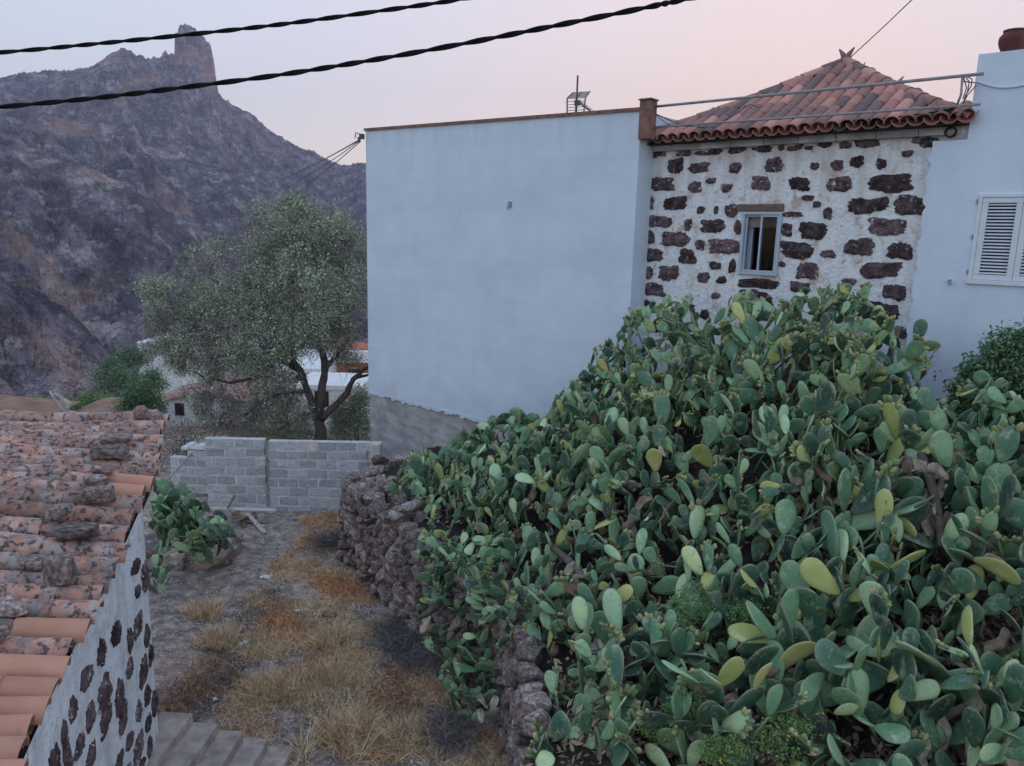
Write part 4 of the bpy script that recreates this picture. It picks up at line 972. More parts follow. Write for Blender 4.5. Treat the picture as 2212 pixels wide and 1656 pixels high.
def cluster(root, p, out, L, depth, okf, fr, yel, cam=.55, maxd=2):
    """a pad and the pads that grow from its rim"""
    nrm = Vector((R.gauss(0,1), R.gauss(0,1), R.gauss(0,.35))).normalized() + Vector((-p.x, -p.y, 0)).normalized()*cam*R.choice((1,1,-.4))
    tipp = p + out*L
    if not okf(tipp): return
    me = R.choice(PADY) if R.random() < yel else R.choice(PADS)
    xa = mkpad(root, me, p, out, nrm, L, fr > 0 and depth >= 1 and R.random() < fr)
    if depth >= maxd: return
    k = R.choice((1,2,2,3,3)) if depth == 0 else R.choice((0,1,1,2,2,3))
    for i in range(k):
        a = radians(R.uniform(-75, 75)) if k == 1 else radians(-70+140*(i+.5)/k+R.uniform(-18,18))
        q = p + out*(L*(.55+.43*cos(a))) + xa*(L*.24*sin(a))
        nd = (out*cos(a*.75) + xa*sin(a*.75)*.9 + Vector((R.gauss(0,.3), R.gauss(0,.3), R.gauss(.12,.25)))).normalized()
        cluster(root, q, nd, L*R.uniform(.72,1.08), depth+1, okf, fr, yel, cam, maxd)
def okc(p):
    x, y, d = proj(p)
    if not inpoly(x, y, CACT): return False
    if (p-FO).dot(FN) > -.08: return False
    if p.z < WT and wdist(p.x, p.y) > -.02 and x < 1110: return False
    if x < 1600 and (p-FO).dot(FN) > PR-.06 and (p-FO).dot(FT) < xr+.05: return False
    return True
def face_depth(x, y):
    f = 7.
    while f < 16:
        p = at(x, y, f)
        if wdist(p.x, p.y) > .02 and p.z < WT+.1: return f
        if p.z < -.1: return None
        f += .1
    return None
pts = []; tries = 0
while tries < 36000:
    tries += 1
    x = R.uniform(830, 2400); y = R.uniform(600, 1880)
    if not inpoly(x, y, CACT): continue
    if ((x-1985)/120)**2+((y-1085)/120)**2 < 1 and R.random() < .72: continue
    if ((x-1560)/70)**2+((y-1470)/60)**2 < 1 and R.random() < .6: continue
    d = cdepth(x, y); sp_ = .192*F/d*(1.0 if y > 900 else .92)*(1.15 if x > 1150 and y > 1000 else 1)*(1+.22*max(0, min(1, (x-1250)/400))*max(0, min(1, (y-950)/350)))*(.8 if x < 1130 and y > 1150 else 1)*(.82 if x < 1350 and y < 1120 else 1)
    if all((x-a)**2+(y-b_)**2 > sp_*sp_ for a, b_ in pts): pts.append((x, y))
for x, y in pts:
    hang = x < 1130 and y > 1150
    d = cdepth(x, y) + R.uniform(-.15, .5)
    if hang:
        q = face_depth(x, y)
        if q: d = q - R.uniform(.05, .40)
    p = at(x, y, d)
    root = min(PROOT, key=lambda q: ((q[1]-x)/1.3)**2+(q[2]-y)**2)[0]
    tocam = Vector((-p.x, -p.y, 0)).normalized()
    up = R.choice((.6,.3,-.2)) if hang else .95
    out = (Vector((0,0,up)) + tocam*(.55 if hang else .40) + Vector((-.15 if hang else 0, 0, 0)) + Vector((R.gauss(0,.55), R.gauss(0,.45), R.gauss(0,.38)))).normalized()
    L = (.25 if (y < 800 and x < 1550) else .29) + .15*max(0, min(1, (x-1150)/600))*max(0, min(1, (y-850)/450)); L *= R.choice((R.uniform(.7,1.0), R.uniform(.9,1.2), R.uniform(1.1,1.5)))
    if hang: L *= .85
    fr = .62 if y < 900 else (.45 if x < 1000 else .16)
    yel = .11 if (1150 < x < 1950 and 1000 < y < 1480) else .03
    cluster(root, p-out*L*.75, out, L, 0, okc, fr, yel)
# withered pads hanging inside and corky stems
for i in range(420):
    x, y = R.choice(pts)
    if R.random() < .3: x, y = R.choice(((1985,1085),(1985,1085),(1560,1470),(1220,1330),(1330,1380)))
    if y < 950 or R.random() < .2 and x < 1100: continue
    x += R.uniform(-70,70); y += R.uniform(-70,70)
    if not inpoly(x, y, CACT): continue
    p = at(x, y, cdepth(x, y)+R.uniform(-.18,.22)); root = min(PROOT, key=lambda q: ((q[1]-x)/1.3)**2+(q[2]-y)**2)[0]
    mkpad(root, R.choice(PADD), p, Vector((R.gauss(0,.5), R.gauss(0,.4), R.choice((-1,-1,.5)))), Vector((R.gauss(0,1), -1, R.gauss(0,.4))), R.uniform(.22,.36), name='withered_pad')
for root, x, y in PROOT:
    for i in range(3):
        a = PW[root].translation + Vector((R.uniform(-.4,.4), R.uniform(-.4,.4), -.2)); xx, yy = x+R.uniform(-120,120), y+R.uniform(-60,110)
        if not inpoly(xx, yy, CACT): continue
        b_ = at(xx, yy, cdepth(xx, yy)+.12)
        m1 = a.lerp(b_, .4)+Vector((R.uniform(-.2,.2), R.uniform(-.2,.2), .1)); m2 = a.lerp(b_, .75)+Vector((R.uniform(-.15,.15), R.uniform(-.15,.15), .05))
        if okc(b_) and okc(m2) : MB().tube([a, m1, m2, b_], [.075,.065,.05,.035], 8).build('stem', M['stem'], root, True, True)
# a few sprawling bare stems seen in the gaps of the thicket
for (pl, seq) in ((10, [(1990,980),(2010,1040),(2025,1100),(2035,1180)]), (10, [(1960,990),(1968,1060),(1975,1130)]), (12, [(1190,1180),(1250,1230),(1275,1300),(1290,1360)]), (14, [(1750,1380),(1700,1430),(1660,1500)]), (13, [(1390,1340),(1480,1330),(1560,1345)])):
    P_ = [at(x, y, cdepth(x, y)-.05) for x, y in seq]
    MB().tube(P_, [.05]*(len(P_)-1)+[.04], 8).build('stem', M['stem'], PROOT[pl][0], True, True)

# the small prickly pear beside the cottage, on a mound
mp = at_z(400, 1205, .05); mnd = inst('earth_mound', rock_mesh(99, 4, .55, .55, M['soil']), None, Matrix.Translation((mp.x-.5, mp.y+.7, -.22)) @ Matrix.Diagonal((3.4, 2.6, 2.3, 1)))
tag(mnd, 'dark earth and rubble mound under the small cactus', 'mound', None, 'structure')
sm = empty('prickly_pear', (mp.x-.2, mp.y+.3, .3), 0, 'small separate prickly pear beside the cottage at the left of the yard', 'cactus')
for i in range(14):
    p = at_z(R.uniform(345, 500), R.uniform(1165, 1225), .08); o = inst('stone', R.choice(STM), mnd, Matrix.Translation(p) @ Matrix.Rotation(R.uniform(0,6), 4, 'Z') @ Matrix.Scale(R.uniform(.16,.42), 4))
SMP = [(325,1045),(345,1028),(372,1040),(395,1040),(415,1065),(440,1085),(470,1100),(492,1125),(498,1170),(470,1195),(430,1215),(395,1190),(340,1185),(322,1120)]
oks = lambda p: inpoly(*proj(p)[:2], SMP)
for i in range(150):
    x, y = R.uniform(322, 498), R.uniform(1030, 1215)
    if not inpoly(x, y, SMP): continue
    dp = mp.y*1.02 - (y-1120)*.003 + R.uniform(-.2,.4); p = at(x, y, dp)
    out = Vector((R.gauss(0,.5), R.gauss(-.4,.3), .8)).normalized()
    cluster(sm, p-out*.2, out, R.uniform(.28,.42), 0, oks, .05, .02, .6, 1)
MB().tube([(mp.x-.2, mp.y+.3, .3), (mp.x-.15, mp.y+.2, .9), (mp.x-.35, mp.y+.2, 1.5)], [.09,.08,.06], 8).build('stem', M['stem'], sm, True, True)
pp2 = [(330,1195),(350,1230),(345,1270)]
sm2 = empty('prickly_pear', at_z(345, 1290, .05), 0, 'half hidden low prickly pear against the cottage corner', 'cactus')
okw = lambda p: 318 < proj(p)[0] < 372 and 1180 < proj(p)[1] < 1300
for i in range(8):
    x, y = R.uniform(325,368), R.uniform(1210,1290); p = at_z(x, y+30, .1); p.z = .15+R.random()*.25
    cluster(sm2, p, Vector((R.gauss(0,.4), -.3, .9)).normalized(), .27, 0, okw, 0, 0, .6, 1)

# ------------------------------------------------------------------ leaves and branches
def leaf_cloud(centers, n_each, spread, size, rng, aspect=.42, up=.3):
    """small bent leaf quads gathered round twig points"""
    c = np.repeat(np.asarray(centers), n_each, 0); N_ = len(c)
    c = c + rng.normal(0, 1, (N_, 3))*spread
    d = rng.normal(0, 1, (N_, 3)); d[:, 2] += up; d /= np.linalg.norm(d, axis=1)[:, None]
    s = np.cross(d, rng.normal(0, 1, (N_, 3))); s /= np.linalg.norm(s, axis=1)[:, None]
    L = size*rng.uniform(.6, 1.3, (N_, 1)); W = L*aspect*.5
    V = np.stack([c, c+d*L*.5+s*W, c+d*L, c+d*L*.5-s*W], 1).reshape(-1, 3)
    return V, np.arange(N_*4).reshape(-1, 4)
def twig_cloud(starts, ends, rad):
    """thin three-sided twigs"""
    a = np.asarray(starts, float); b_ = np.asarray(ends, float); d = b_-a; d /= np.linalg.norm(d, axis=1)[:, None]+1e-9
    s = np.cross(d, np.array([.31,.77,.55])); s /= np.linalg.norm(s, axis=1)[:, None]+1e-9; t = np.cross(d, s)
    r = np.asarray(rad).reshape(-1, 1); k = len(a); ring = [s, -.5*s+.87*t, -.5*s-.87*t]
    V = np.stack([a+q*r for q in ring]+[b_+q*r*.4 for q in ring], 1).reshape(-1, 3)
    i0 = (np.arange(k)*6)[:, None]; Fq = np.concatenate([i0+np.array([[0,1,4,3]]), i0+np.array([[1,2,5,4]]), i0+np.array([[2,0,3,5]])])
    return V, Fq
def blob_points(blobs, n, rng, shell=.55, seed=1, cut=.0):
    w = np.array([r**2 for _, r in blobs]); w = w/w.sum(); out = []
    ch = rng.choice(len(blobs), n, p=w)
    C_ = np.array([tuple(p) for p, _ in blobs])[ch]; Rr_ = np.array([r for _, r in blobs])[ch]
    u = rng.normal(0, 1, (n, 3)); u /= np.linalg.norm(u, axis=1)[:, None]
    rad = Rr_*(shell+(1.05-shell)*rng.random(n)**.6)
    P = C_+u*rad[:, None]*np.array([1, 1, .9])
    if cut: 
        q = np.array([mnoise.noise(Vector(p)*(2.1 if cut < .1 else 1.5)+Vector((seed, 0, 0))) for p in P]); P0_ = P; P = P0_[q > -cut]
        if cut < .1:
            q2 = np.array([mnoise.noise(Vector(p)*.85+Vector((seed+5, 2, 0))) for p in P0_]); P = P0_[q+.9*q2 > -.03]
    return P
lc = []
while len(lc) < 2600:
    x, y = R.uniform(840, 2400), R.uniform(700, 1850)
    if not inpoly(x, y, CACT): continue
    p = at(x, y, cdepth(x, y)+.35); 
    if wdist(p.x, p.y) < .4 or (p-FO).dot(FN) > PR-.1: continue
    lo = max(1.56, min(surf_z(p.x, p.y)-.80, 1.56+(wdist(p.x, p.y)-.3)*.75, 1.6+max(0, p.x+.9)*.7)); lc.append((p.x, p.y, lo+R.uniform(0,.12)))
V, Fq = leaf_cloud(lc, 4, .10, .11, NR, .38, .0); tag(np_obj('pad_litter', V, Fq, M['pad_d']), 'withered bits of pads littering the bank under the cactus', 'litter', None, 'stuff')

TD = 20.6
tk = TD/F
CR = [(680,500,72),(612,520,66),(735,520,55),(560,470,38),(540,505,40),(520,560,72),(445,585,62),(365,640,50),(330,625,30),(600,620,95),(700,620,88),(757,640,55),(480,680,85),(400,715,66),(352,700,48),(560,740,78),(655,715,66),(738,715,55),(470,785,55),(395,785,38),(335,745,30),(560,845,45),(515,895,36),(590,900,36),(450,900,30),(745,770,36),(640,450,42),(700,455,40),(600,800,55),(425,850,30),(765,560,40),(500,745,60),(640,560,60),(625,865,42),(655,900,30),(480,850,42),(545,925,24),(600,840,40),(440,870,30),(500,930,20)]
tr_ = random.Random(9)
blobs = [(at(x, y, TD+tr_.uniform(-.9,.9)*(1 if r > 50 else .6)), r*tk) for x, y, r in CR]
tree = empty('olive_tree', at(692, 965, TD), 0, 'wide grey-green olive tree behind the concrete block wall', 'tree')
def P_(x, y, dz=0): return at(x, y, TD+dz)
limbs = [([(692,985),(690,930),(682,885)], [.26,.22,.19]), ([(682,890),(664,845),(648,800),(622,765),(590,700),(560,620)], [.16,.14,.12,.10,.07,.04]), ([(690,900),(697,845),(702,795),(690,735),(676,650),(672,560),(678,500)], [.17,.15,.13,.11,.08,.05,.03]),
    ([(694,905),(722,880),(748,850),(762,820),(785,800),(806,788)], [.15,.13,.11,.09,.07,.05]), ([(762,818),(790,812),(812,805)], [.07,.05,.03]), ([(648,802),(600,775),(530,752),(450,720),(380,690)], [.10,.09,.07,.05,.03]), ([(612,768),(560,815),(500,828),(440,815),(410,800)], [.08,.06,.05,.04,.02]),
    ([(702,795),(730,762),(752,735),(756,690),(745,610)], [.10,.08,.07,.05,.03]), ([(664,845),(610,850),(560,870),(520,905)], [.06,.05,.04,.02]), ([(590,700),(520,640),(450,600)], [.06,.04,.02]), ([(682,890),(640,905),(600,930)], [.07,.05,.03])]
for i, (q, r) in enumerate(limbs):
    pts_ = [P_(x, y, tr_.uniform(-.25,.25)*(j > 0)) for j, (x, y) in enumerate(q)]
    # smooth and roughen
    fine = []; fr_ = []
    for j in range(len(pts_)-1):
        for t in range(4):
            p = pts_[j].lerp(pts_[j+1], t/4); p += Vector((mnoise.noise(p*2.1), mnoise.noise(p*2.3+Vector((9,0,0))), 0))*.07; fine.append(p); fr_.append((r[j]+(r[j+1]-r[j])*t/4)*(1+.25*mnoise.noise(p*6)))
    fine.append(pts_[-1]); fr_.append(r[-1])
    MB().tube(fine, [q_*.74 for q_ in fr_], 9).build('trunk' if i == 0 else 'limb', M['bark'], tree, True, True)
tw_ = blob_points(blobs, 22000, NR, .2, 3, .015)
low = tw_[:, 2] < float(P_(600, 800).z)
keep = ~low | (NR.random(len(tw_)) < .45)
V, Fq = leaf_cloud(tw_[keep], 12, .075, .075, NR, .40, .5)
o = np_obj('crown', V, Fq, M['leaf'], tree); o['kind'] = 'stuff'
st_ = blob_points(blobs, 12000, NR, .1, 3, .4); lowz = float(P_(600, 690).z)
k_ = (st_[:, 2] < lowz) | (NR.random(len(st_)) < .35); st_ = st_[k_]
dr = NR.normal(0, 1, st_.shape); dr[:, 2] -= .35; dr /= np.linalg.norm(dr, axis=1)[:, None]
V, Fq = twig_cloud(st_, st_+dr*NR.uniform(.15,.5,(len(st_),1)), NR.uniform(.005,.011,len(st_)))
o = np_obj('twigs', V, Fq, M['twig'], tree); o['kind'] = 'stuff'

def shrub(name, lab, cat, blobs_px, fd, n, each, spread, size, mat, stem=True, group=None, twigs=0, aspect=.42):
    bl = [(at(x, y, fd+R.uniform(-.3,.3)*r*fd/F), r*fd/F) for x, y, r in blobs_px]
    low_ = min(blobs_px, key=lambda q: -q[1]-q[2]); bp = at(low_[0], low_[1]+low_[2], fd)
    root = empty(name, bp, 0, lab, cat, group)
    P = blob_points(bl, n, NR, .15, R.randint(0, 99), .3)
    V, Fq = leaf_cloud(P, each, spread, size, NR, aspect); o = np_obj('foliage', V, Fq, mat, root); o['kind'] = 'stuff'
    if stem:
        m = MB()
        for c, r in bl[:6]: m.tube([bp, bp.lerp(c, .5)+Vector((R.uniform(-.1,.1)*r, 0, .1*r)), c], [r*.05+.01, r*.03+.008, .006], 6)
        o = m.build('stems', M['bark'], root, True, True); o['kind'] = 'stuff'
    return root
shrub('leafy_bush', 'dark leafy bush with fine foliage against the right white wall', 'bush', [(2160,830,45),(2200,800,50),(2130,880,50),(2190,900,70),(2210,980,60),(2130,960,45),(2240,860,70),(2080,840,26),(2150,772,34),(2205,760,38),(2105,800,30),(2280,960,80),(2120,1040,40),(2200,1080,55),(2075,880,30),(2170,740,26),(2215,735,30)], 9.45, 3300, 11, .05, .06, M['leaf_b'])
for i, (x, y, r, lab) in enumerate([(1505,1300,46,'ferny weed with yellow flowers in the middle of the cactus thicket'), (1180,1330,0,''), (1490,1525,42,'small ferny weed low in the bottom middle of the thicket'), (1425,1570,28,'tiny feathery weed beside the lower ferny weed'), (1690,1590,50,'spreading feathery weed at the bottom right of centre'), (1610,1320,26,'weed sprig with tiny orange flowers right of the ferny weed'), (1760,1560,34,'feathery weed with small flowers left of the big-padded cactus'),(1560,1620,34,'feathery weed at the bottom edge among fallen pads')]):
    if not r: continue
    fd = cdepth(x, y)-.30
    rt_ = shrub('flowering_weed', lab, 'weed', [(x, y, r), (x-r*.9, y+r*.3, r*.6), (x+r*.8, y-r*.2, r*.7), (x+r*.2, y+r*.7, r*.6)], fd, 190, 9, .022, .035, M['leaf_w'], True, 'feathery weeds growing through the cactus')
    P = blob_points([(at(x, y, fd-.05), r*fd/F)], 12, NR, .7); V, Fq = leaf_cloud(P, 2, .006, .018, NR, .9); o = np_obj('flowers', V, Fq, M['flower'], rt_); o['kind'] = 'stuff'
# shrubs behind the cottage
for q in ([('green round bush right behind the cottage roof end', [(300,850,34),(325,870,26),(275,880,24),(310,900,30),(340,885,18)], 26, 1500, .09), ('dark rounded thicket below the far white house', [(285,770,26),(262,785,20),(305,775,18)], 80, 900, .22),
           ('bright green shrub at the left end of the valley terrace', [(75,876,18),(95,882,12),(58,880,12)], 42, 500, .13), ('light green shrub in the middle of the valley terrace', [(195,865,16),(215,872,18),(180,876,12),(235,862,10)], 44, 600, .13), ('olive green bush spreading on the slope above the terrace', [(250,820,24),(275,830,20),(225,835,18),(300,820,22)], 56, 900, .16),
           ('dense bush beside the far path below the dark thicket', [(235,790,18),(215,810,14),(255,800,16)], 70, 600, .18), ('yellow green bush between the dead branches and the round bush', [(160,878,14),(140,884,10)], 40, 300, .12), ('grey green bush above the pale wall left of the tree', [(330,815,20),(345,835,16),(320,830,14)], 48, 500, .14)]):
    shrub('hillside_shrub', q[0], 'shrub', q[1], q[2], q[3], 6, .10*q[2]/26, q[4], M['leaf_w'] if 'bright' in q[0] or 'yellow' in q[0] or 'light' in q[0] else M['leaf_b'], True, 'shrubs on the valley slope')
shrub('wall_bush', 'brownish leafy bush between the olive trunk and the white building', 'bush', [(760,890,40),(770,930,40),(740,930,32),(780,860,24),(730,900,20),(640,930,24),(600,935,22),(560,940,22),(520,945,18)], 21.6, 2000, 9, .09, .07, M['leaf'])
shrub('tangled_brush', 'grey brown tangled brush filling the space under the olive crown', 'bush', [(480,915,32),(530,920,34),(585,915,36),(635,915,32),(560,885,30),(610,880,28),(500,880,26),(655,935,24)], 22.5, 1500, 6, .10, .075, M['ash'])
shrub('thorny_brush', 'grey tangled brush between the cottage roof and the block wall', 'bush', [(395,930,40),(440,945,35),(370,970,35),(410,975,35),(470,930,25)], 21.5, 700, 5, .10, .06, M['ash'])

# ------------------------------------------------------------------ village houses behind the tree
def house(lab, x0, x1, ytop, ybot, fd, wallm, roofm=None, depth=6., peak=0, wins=()):
    a = at(x0, ytop, fd); b_ = at(x1, ytop, fd); zb = at((x0+x1)/2, ybot, fd).z; h = a.z-zb; w = (b_-a).length
    base = at((x0+x1)/2, ybot, fd); gz_ = min(zb, hill_z(base.x, base.y))-.5
    r = empty('village_house', (base.x, base.y, gz_), atan2(b_.y-a.y, b_.x-a.x), lab, 'house', 'white houses of the village below'); H_ = a.z-gz_
    pk = peak*fd/F
    m = MB(); m.prism([(-w/2,0), (w/2,0), (w/2,H_), (0,H_+pk), (-w/2,H_)] if pk else [(-w/2,0), (w/2,0), (w/2,H_), (-w/2,H_)], 0, depth); m.build('wall', wallm, r)
    t = .12
    if roofm:
        m = MB()
        for s in (-1, 1): m.prism([(0,H_+pk+.01), (s*(w/2+.25),H_-.25*pk/(w/2)+.01), (s*(w/2+.25),H_-.25*pk/(w/2)+t), (0,H_+pk+t)], -.25, depth+.2)
        m.build('roof', roofm, r)
    else:
        m = MB(); m.box(-w/2-.06, w/2+.06, -.06, depth, H_+.003, H_+.2); m.build('parapet', wallm, r)
    for (fx, fz, ww, wh) in wins:
        m = MB().box(fx*w-ww/2, fx*w+ww/2, -.03, .02, H_*0+(H_-h)+fz*h, (H_-h)+fz*h+wh); m.build('window', M['dark'], r)
    return r
house('gabled white house with tile edged roof left of the olive trunk', 338, 545, 866, 912, 42, M['housew'], M['tile'], 4, 20, [(-.25,.3,.5,.7)])
house('far white house on the slope left of the tree crown', 298, 390, 742, 768, 92, M['housew'], None, 8, 0, [(.2,.3,.8,.7)])
house('white house seen between the olive limbs', 596, 690, 800, 880, 40, M['housew'], None, 5, 0, [(.1,.5,.6,.8)])
house('orange walled house with white parapet behind the right olive limb', 672, 830, 786, 838, 44, M['ochre'], None, 8, 0, [(.1,.3,.7,.7)])
house('low white house under the orange one behind the tree trunk', 640, 780, 838, 905, 33, M['housew'], None, 3, 0, [(-.1,.4,.6,.7)])
p = at(735, 778, 43.8); m = MB(); m.box(-2.4, 1.9, -.3, .2, -.1, .55); o = m.build('parapet_wall', M['housew'], None); put(o, None, Matrix.Translation(p)); tag(o, 'white roof parapet on top of the orange house', 'parapet')
# earth terrace walls and dead branches behind the cottage
for (x0, y0, x1, y1, hh, fd, lab) in ((-120,885,95,905,30,34,'reddish earth bank at the left picture edge behind the roof'), (150,893,330,883,26,36,'long reddish earth terrace wall behind the dead branches')):
    a = at(x0, y0, fd); b_ = at(x1, y1, fd); m = MB(); n = 30; vs = []
    for i in range(n+1):
        t = i/n; q = a.lerp(b_, t); hz = .12*mnoise.noise(Vector((i*.4, fd, 0))); e = 1-abs(2*t-1)**6
        vs += [(q.x, q.y-.5, q.z-1.8), (q.x, q.y-.1, q.z-.25+hz), (q.x, q.y+.25, q.z+hz), (q.x, q.y+3, q.z+.1+hz)]
    m.add(vs, [(4*i+j, 4*i+4+j, 4*i+5+j, 4*i+1+j) for i in range(n) for j in range(3)]); tag(m.build('earth_bank', M['earthwall'], None, True), lab, 'bank', None, 'structure')
db = empty('dead_branches', at(160, 925, 13.5), 0, 'bare bleached branches standing behind the cottage ridge', 'branches')
for q in ([(165,925),(162,905),(140,890),(122,870),(108,846)], [(140,890),(150,872),(130,858),(118,850)], [(165,925),(168,912),(150,905)], [(172,925),(170,905),(160,892),(146,888)], [(150,905),(130,907),(112,912)], [(160,908),(140,902),(120,904)]):
    MB().tube([at(x, y, 13.5+R.uniform(-.1,.1)) for x, y in q], [.055-.009*i for i in range(len(q))], 6).build('branch', M['deadwood'], db, True, True)
for i, (x, y, q) in enumerate([(305,893,.17), (317,900,.12), (337,903,.15)]):
    inst('ridge_knob', rock_mesh(140+i, 2, .9, .15, M['tile']), croof, Matrix.Translation(at(x, y, 10.4)) @ Matrix.Diagonal((q*1.3, q*1.3, q*1.5, 1)))

# ------------------------------------------------------------------ overhead cables
def smooth_path(P, n):
    from bisect import bisect
    out = []
    P = [Vector(p) for p in P]; k = len(P)-1
    for i in range(n+1):
        u = i/n*k; j = min(int(u), k-1); t = u-j
        p0, p1, p2, p3 = P[max(j-1,0)], P[j], P[j+1], P[min(j+2,k)]
        out.append(.5*((2*p1)+(p2-p0)*t+(2*p0-5*p1+4*p2-p3)*t*t+(3*p1-p0-3*p2+p3)*t**3))
    return out
def twisted(lab, px, d0, d1, r, turns):
    P = [at(x, y, d0+(d1-d0)*i/(len(px)-1)) for i, (x, y) in enumerate(px)]
    c = smooth_path(P, 760); root = empty('overhead_cable', c[0], 0, lab, 'cable', 'twisted overhead power cables')
    for s in range(2):
        pts_ = []
        for i, p in enumerate(c):
            d = (c[min(i+1, 760)]-c[max(i-1, 0)]).normalized(); a = d.cross(Vector((0,0,1))).normalized(); b_ = a.cross(d)
            th = 2*pi*turns*i/760 + pi*s + .5*sin(i*.05); pts_.append(p+(a*cos(th)+b_*sin(th))*r*.8)
        MB().tube(pts_, r, 7).build('strand', M['cable'], root, True, True)
twisted('upper of the two thick twisted black cables across the sky', [(-220,128),(0,114),(200,96),(400,76),(600,54),(800,27),(1000,-2),(1250,-48),(1500,-96),(1800,-156),(2150,-228),(2600,-325),(3200,-460)], 6.6, 5.0, .0105, 20)
twisted('lower of the two thick twisted black cables across the sky', [(-220,252),(0,232),(200,213),(400,189),(600,163),(800,131),(1000,95),(1200,56),(1400,16),(1480,-1),(1750,-62),(2050,-132),(2400,-216),(2800,-318),(3300,-450)], 6.8, 4.9, .0125, 21)
def thin(lab, px, rad, mat, name='thin_wire'):
    P = smooth_path([at(*p) for p in px], 30); o = MB().tube(P, rad, 6).build(name, mat, None, True); return tag(o, lab, 'wire')
thin('thin cable rising from the roof peak to the upper right', [(1828,133,14.2),(1905,62,13),(1970,0,12),(2150,-170,10.5)], .010, M['wire'])
q0 = proj(fw_(bx, PR-.12, bz)); WD = q0[2]
thin('topmost of three thin wires fanning from the white building corner', [(778,302,WD),(690,350,30),(610,388,44)], .018, M['wire'])
thin('middle one of three thin wires fanning from the white building corner', [(778,304,WD),(700,358,28),(618,408,44)], .013, M['wire'])
thin('lowest of three thin wires fanning from the white building corner', [(779,306,WD),(705,368,27),(640,416,44)], .013, M['wire'])
thin('upper thin wire crossing the valley slope behind the cottage', [(-60,890,40),(100,845,48),(220,800,60),(340,772,72)], .022, M['wire'])
thin('lower thin wire crossing the valley slope behind the cottage', [(-60,915,36),(100,872,44),(220,815,56),(340,780,68)], .020, M['wire'])
thin('slanting bare stick leaning by the cottage roof corner', [(362,1038,18.2),(385,1012,18.4),(440,950,18.8)], .022, M['deadwood'], 'leaning_stick')

# ------------------------------------------------------------------ yard litter, grass, gravel
YARD = [(322,1300),(345,1215),(430,1215),(500,1160),(560,1110),(740,1100),(745,1200),(830,1320),(900,1400),(1000,1470),(1080,1540),(1110,1660),(1110,1800),(640,1800),(600,1640),(350,1545),(335,1400)]
def yard_points(n, dens, rng, seed):
    out = []
    while len(out) < n:
        x = rng.uniform(-4.6, .6); y = rng.uniform(7.2, 18.0); px, py, _ = proj(Vector((x, y, 0)))
        if not inpoly(px, py, YARD): continue
        if wdist(x, y) > -.05: continue
        if rng.random() > dens(x, y, px, py): continue
        out.append((x, y, gz_at(x, y)))
    return np.array(out)
ry = random.Random(31)
def dn_(sc, lo, hi, seed, fn=lambda px, py: 1):
    return lambda x, y, px, py: max(0, min(1, (mnoise.noise(Vector((x*sc+seed, y*sc, seed)))*.5+.5-lo)/(hi-lo)))*fn(px, py)
def tufts(P, blades, h, spread, rng, w=.007, lean=.8):
    P = np.repeat(P, blades, 0); n = len(P); P = P+np.c_[rng.normal(0, spread, (n, 2)), np.zeros(n)-.01]
    d = np.c_[rng.normal(0, lean, (n, 2)), np.ones(n)]; d /= np.linalg.norm(d, axis=1)[:, None]
    L = h*rng.uniform(.3, 1.3, (n, 1)); s = np.cross(d, rng.normal(0, 1, (n, 3))); s /= np.linalg.norm(s, axis=1)[:, None]
    mid = P+d*L*.55; tip = P+d*L+np.c_[d[:, :2]*L*.25, -L*.18*rng.random((n, 1))]
    V = np.stack([P-s*w, P+s*w, mid+s*w*.7, mid-s*w*.7, tip], 1).reshape(-1, 3); i0 = (np.arange(n)*5)[:, None]
    return V, np.concatenate([i0+np.array([[0,1,2]]), i0+np.array([[0,2,3]]), i0+np.array([[3,2,4]])])
def grass(name, lab, n, blades, h, spread, mat, dens, w=.007, lean=.8):
    V, Ft = tufts(yard_points(n, dens, ry, 1), blades, h, spread, NR, w, lean); o = np_obj(name, V, Ft, mat); return tag(o, lab, 'grass', None, 'stuff')
nearf = lambda px, py: max(.05, min(1, (py-1180)/280))
grass('dry_grass', 'pale dry straw grass scattered over the yard', 1600, 26, .14, .10, M['straw'], dn_(1.05, .46, .60, 3, nearf), .005, 1.1)
grass('rusty_weeds', 'rust orange dry weeds over the yard', 1000, 30, .10, .11, M['rust'], dn_(.95, .48, .62, 17, lambda px, py: 1 if px > 560 or py > 1500 else .5), .006, 1.1)
grass('grey_brush', 'low dark grey dead brush over the yard', 260, 36, .12, .12, M['ash'], dn_(.8, .55, .72, 29), .005, 1.2)
tus = [(740,1600,.50,'big straw coloured tussock at the bottom middle of the yard'), (590,1500,.34,'broad straw tussock above the steps'), (720,1385,.26,'rusty straw tussock near the loose brick'), (440,1330,.26,'flattened pale straw tussock near the cottage corner'), (700,1470,.30,'tall seeding dry plant in the middle of the yard'), (880,1600,.30,'brown tussock at the foot of the wall near the bottom edge'), (480,1390,.30,'long pale straw patch left of the yard middle')]
for x, y, h, lab in tus:
    p = at_z(x, y, 0); P = np.array([[p.x+ry.gauss(0,h*.5), p.y+ry.gauss(0,h*.35), gz_at(p.x, p.y)] for _ in range(26)])
    V, Ft = tufts(P, 46, h, .06, NR, .005, .55 if 'tall' not in lab else .3); o = np_obj('grass_tussock', V-np.array([p.x, p.y, 0]), Ft, M['straw'])
    put(o, None, Matrix.Translation((p.x, p.y, 0))); tag(o, lab, 'tussock', 'dry tussocks in the yard')
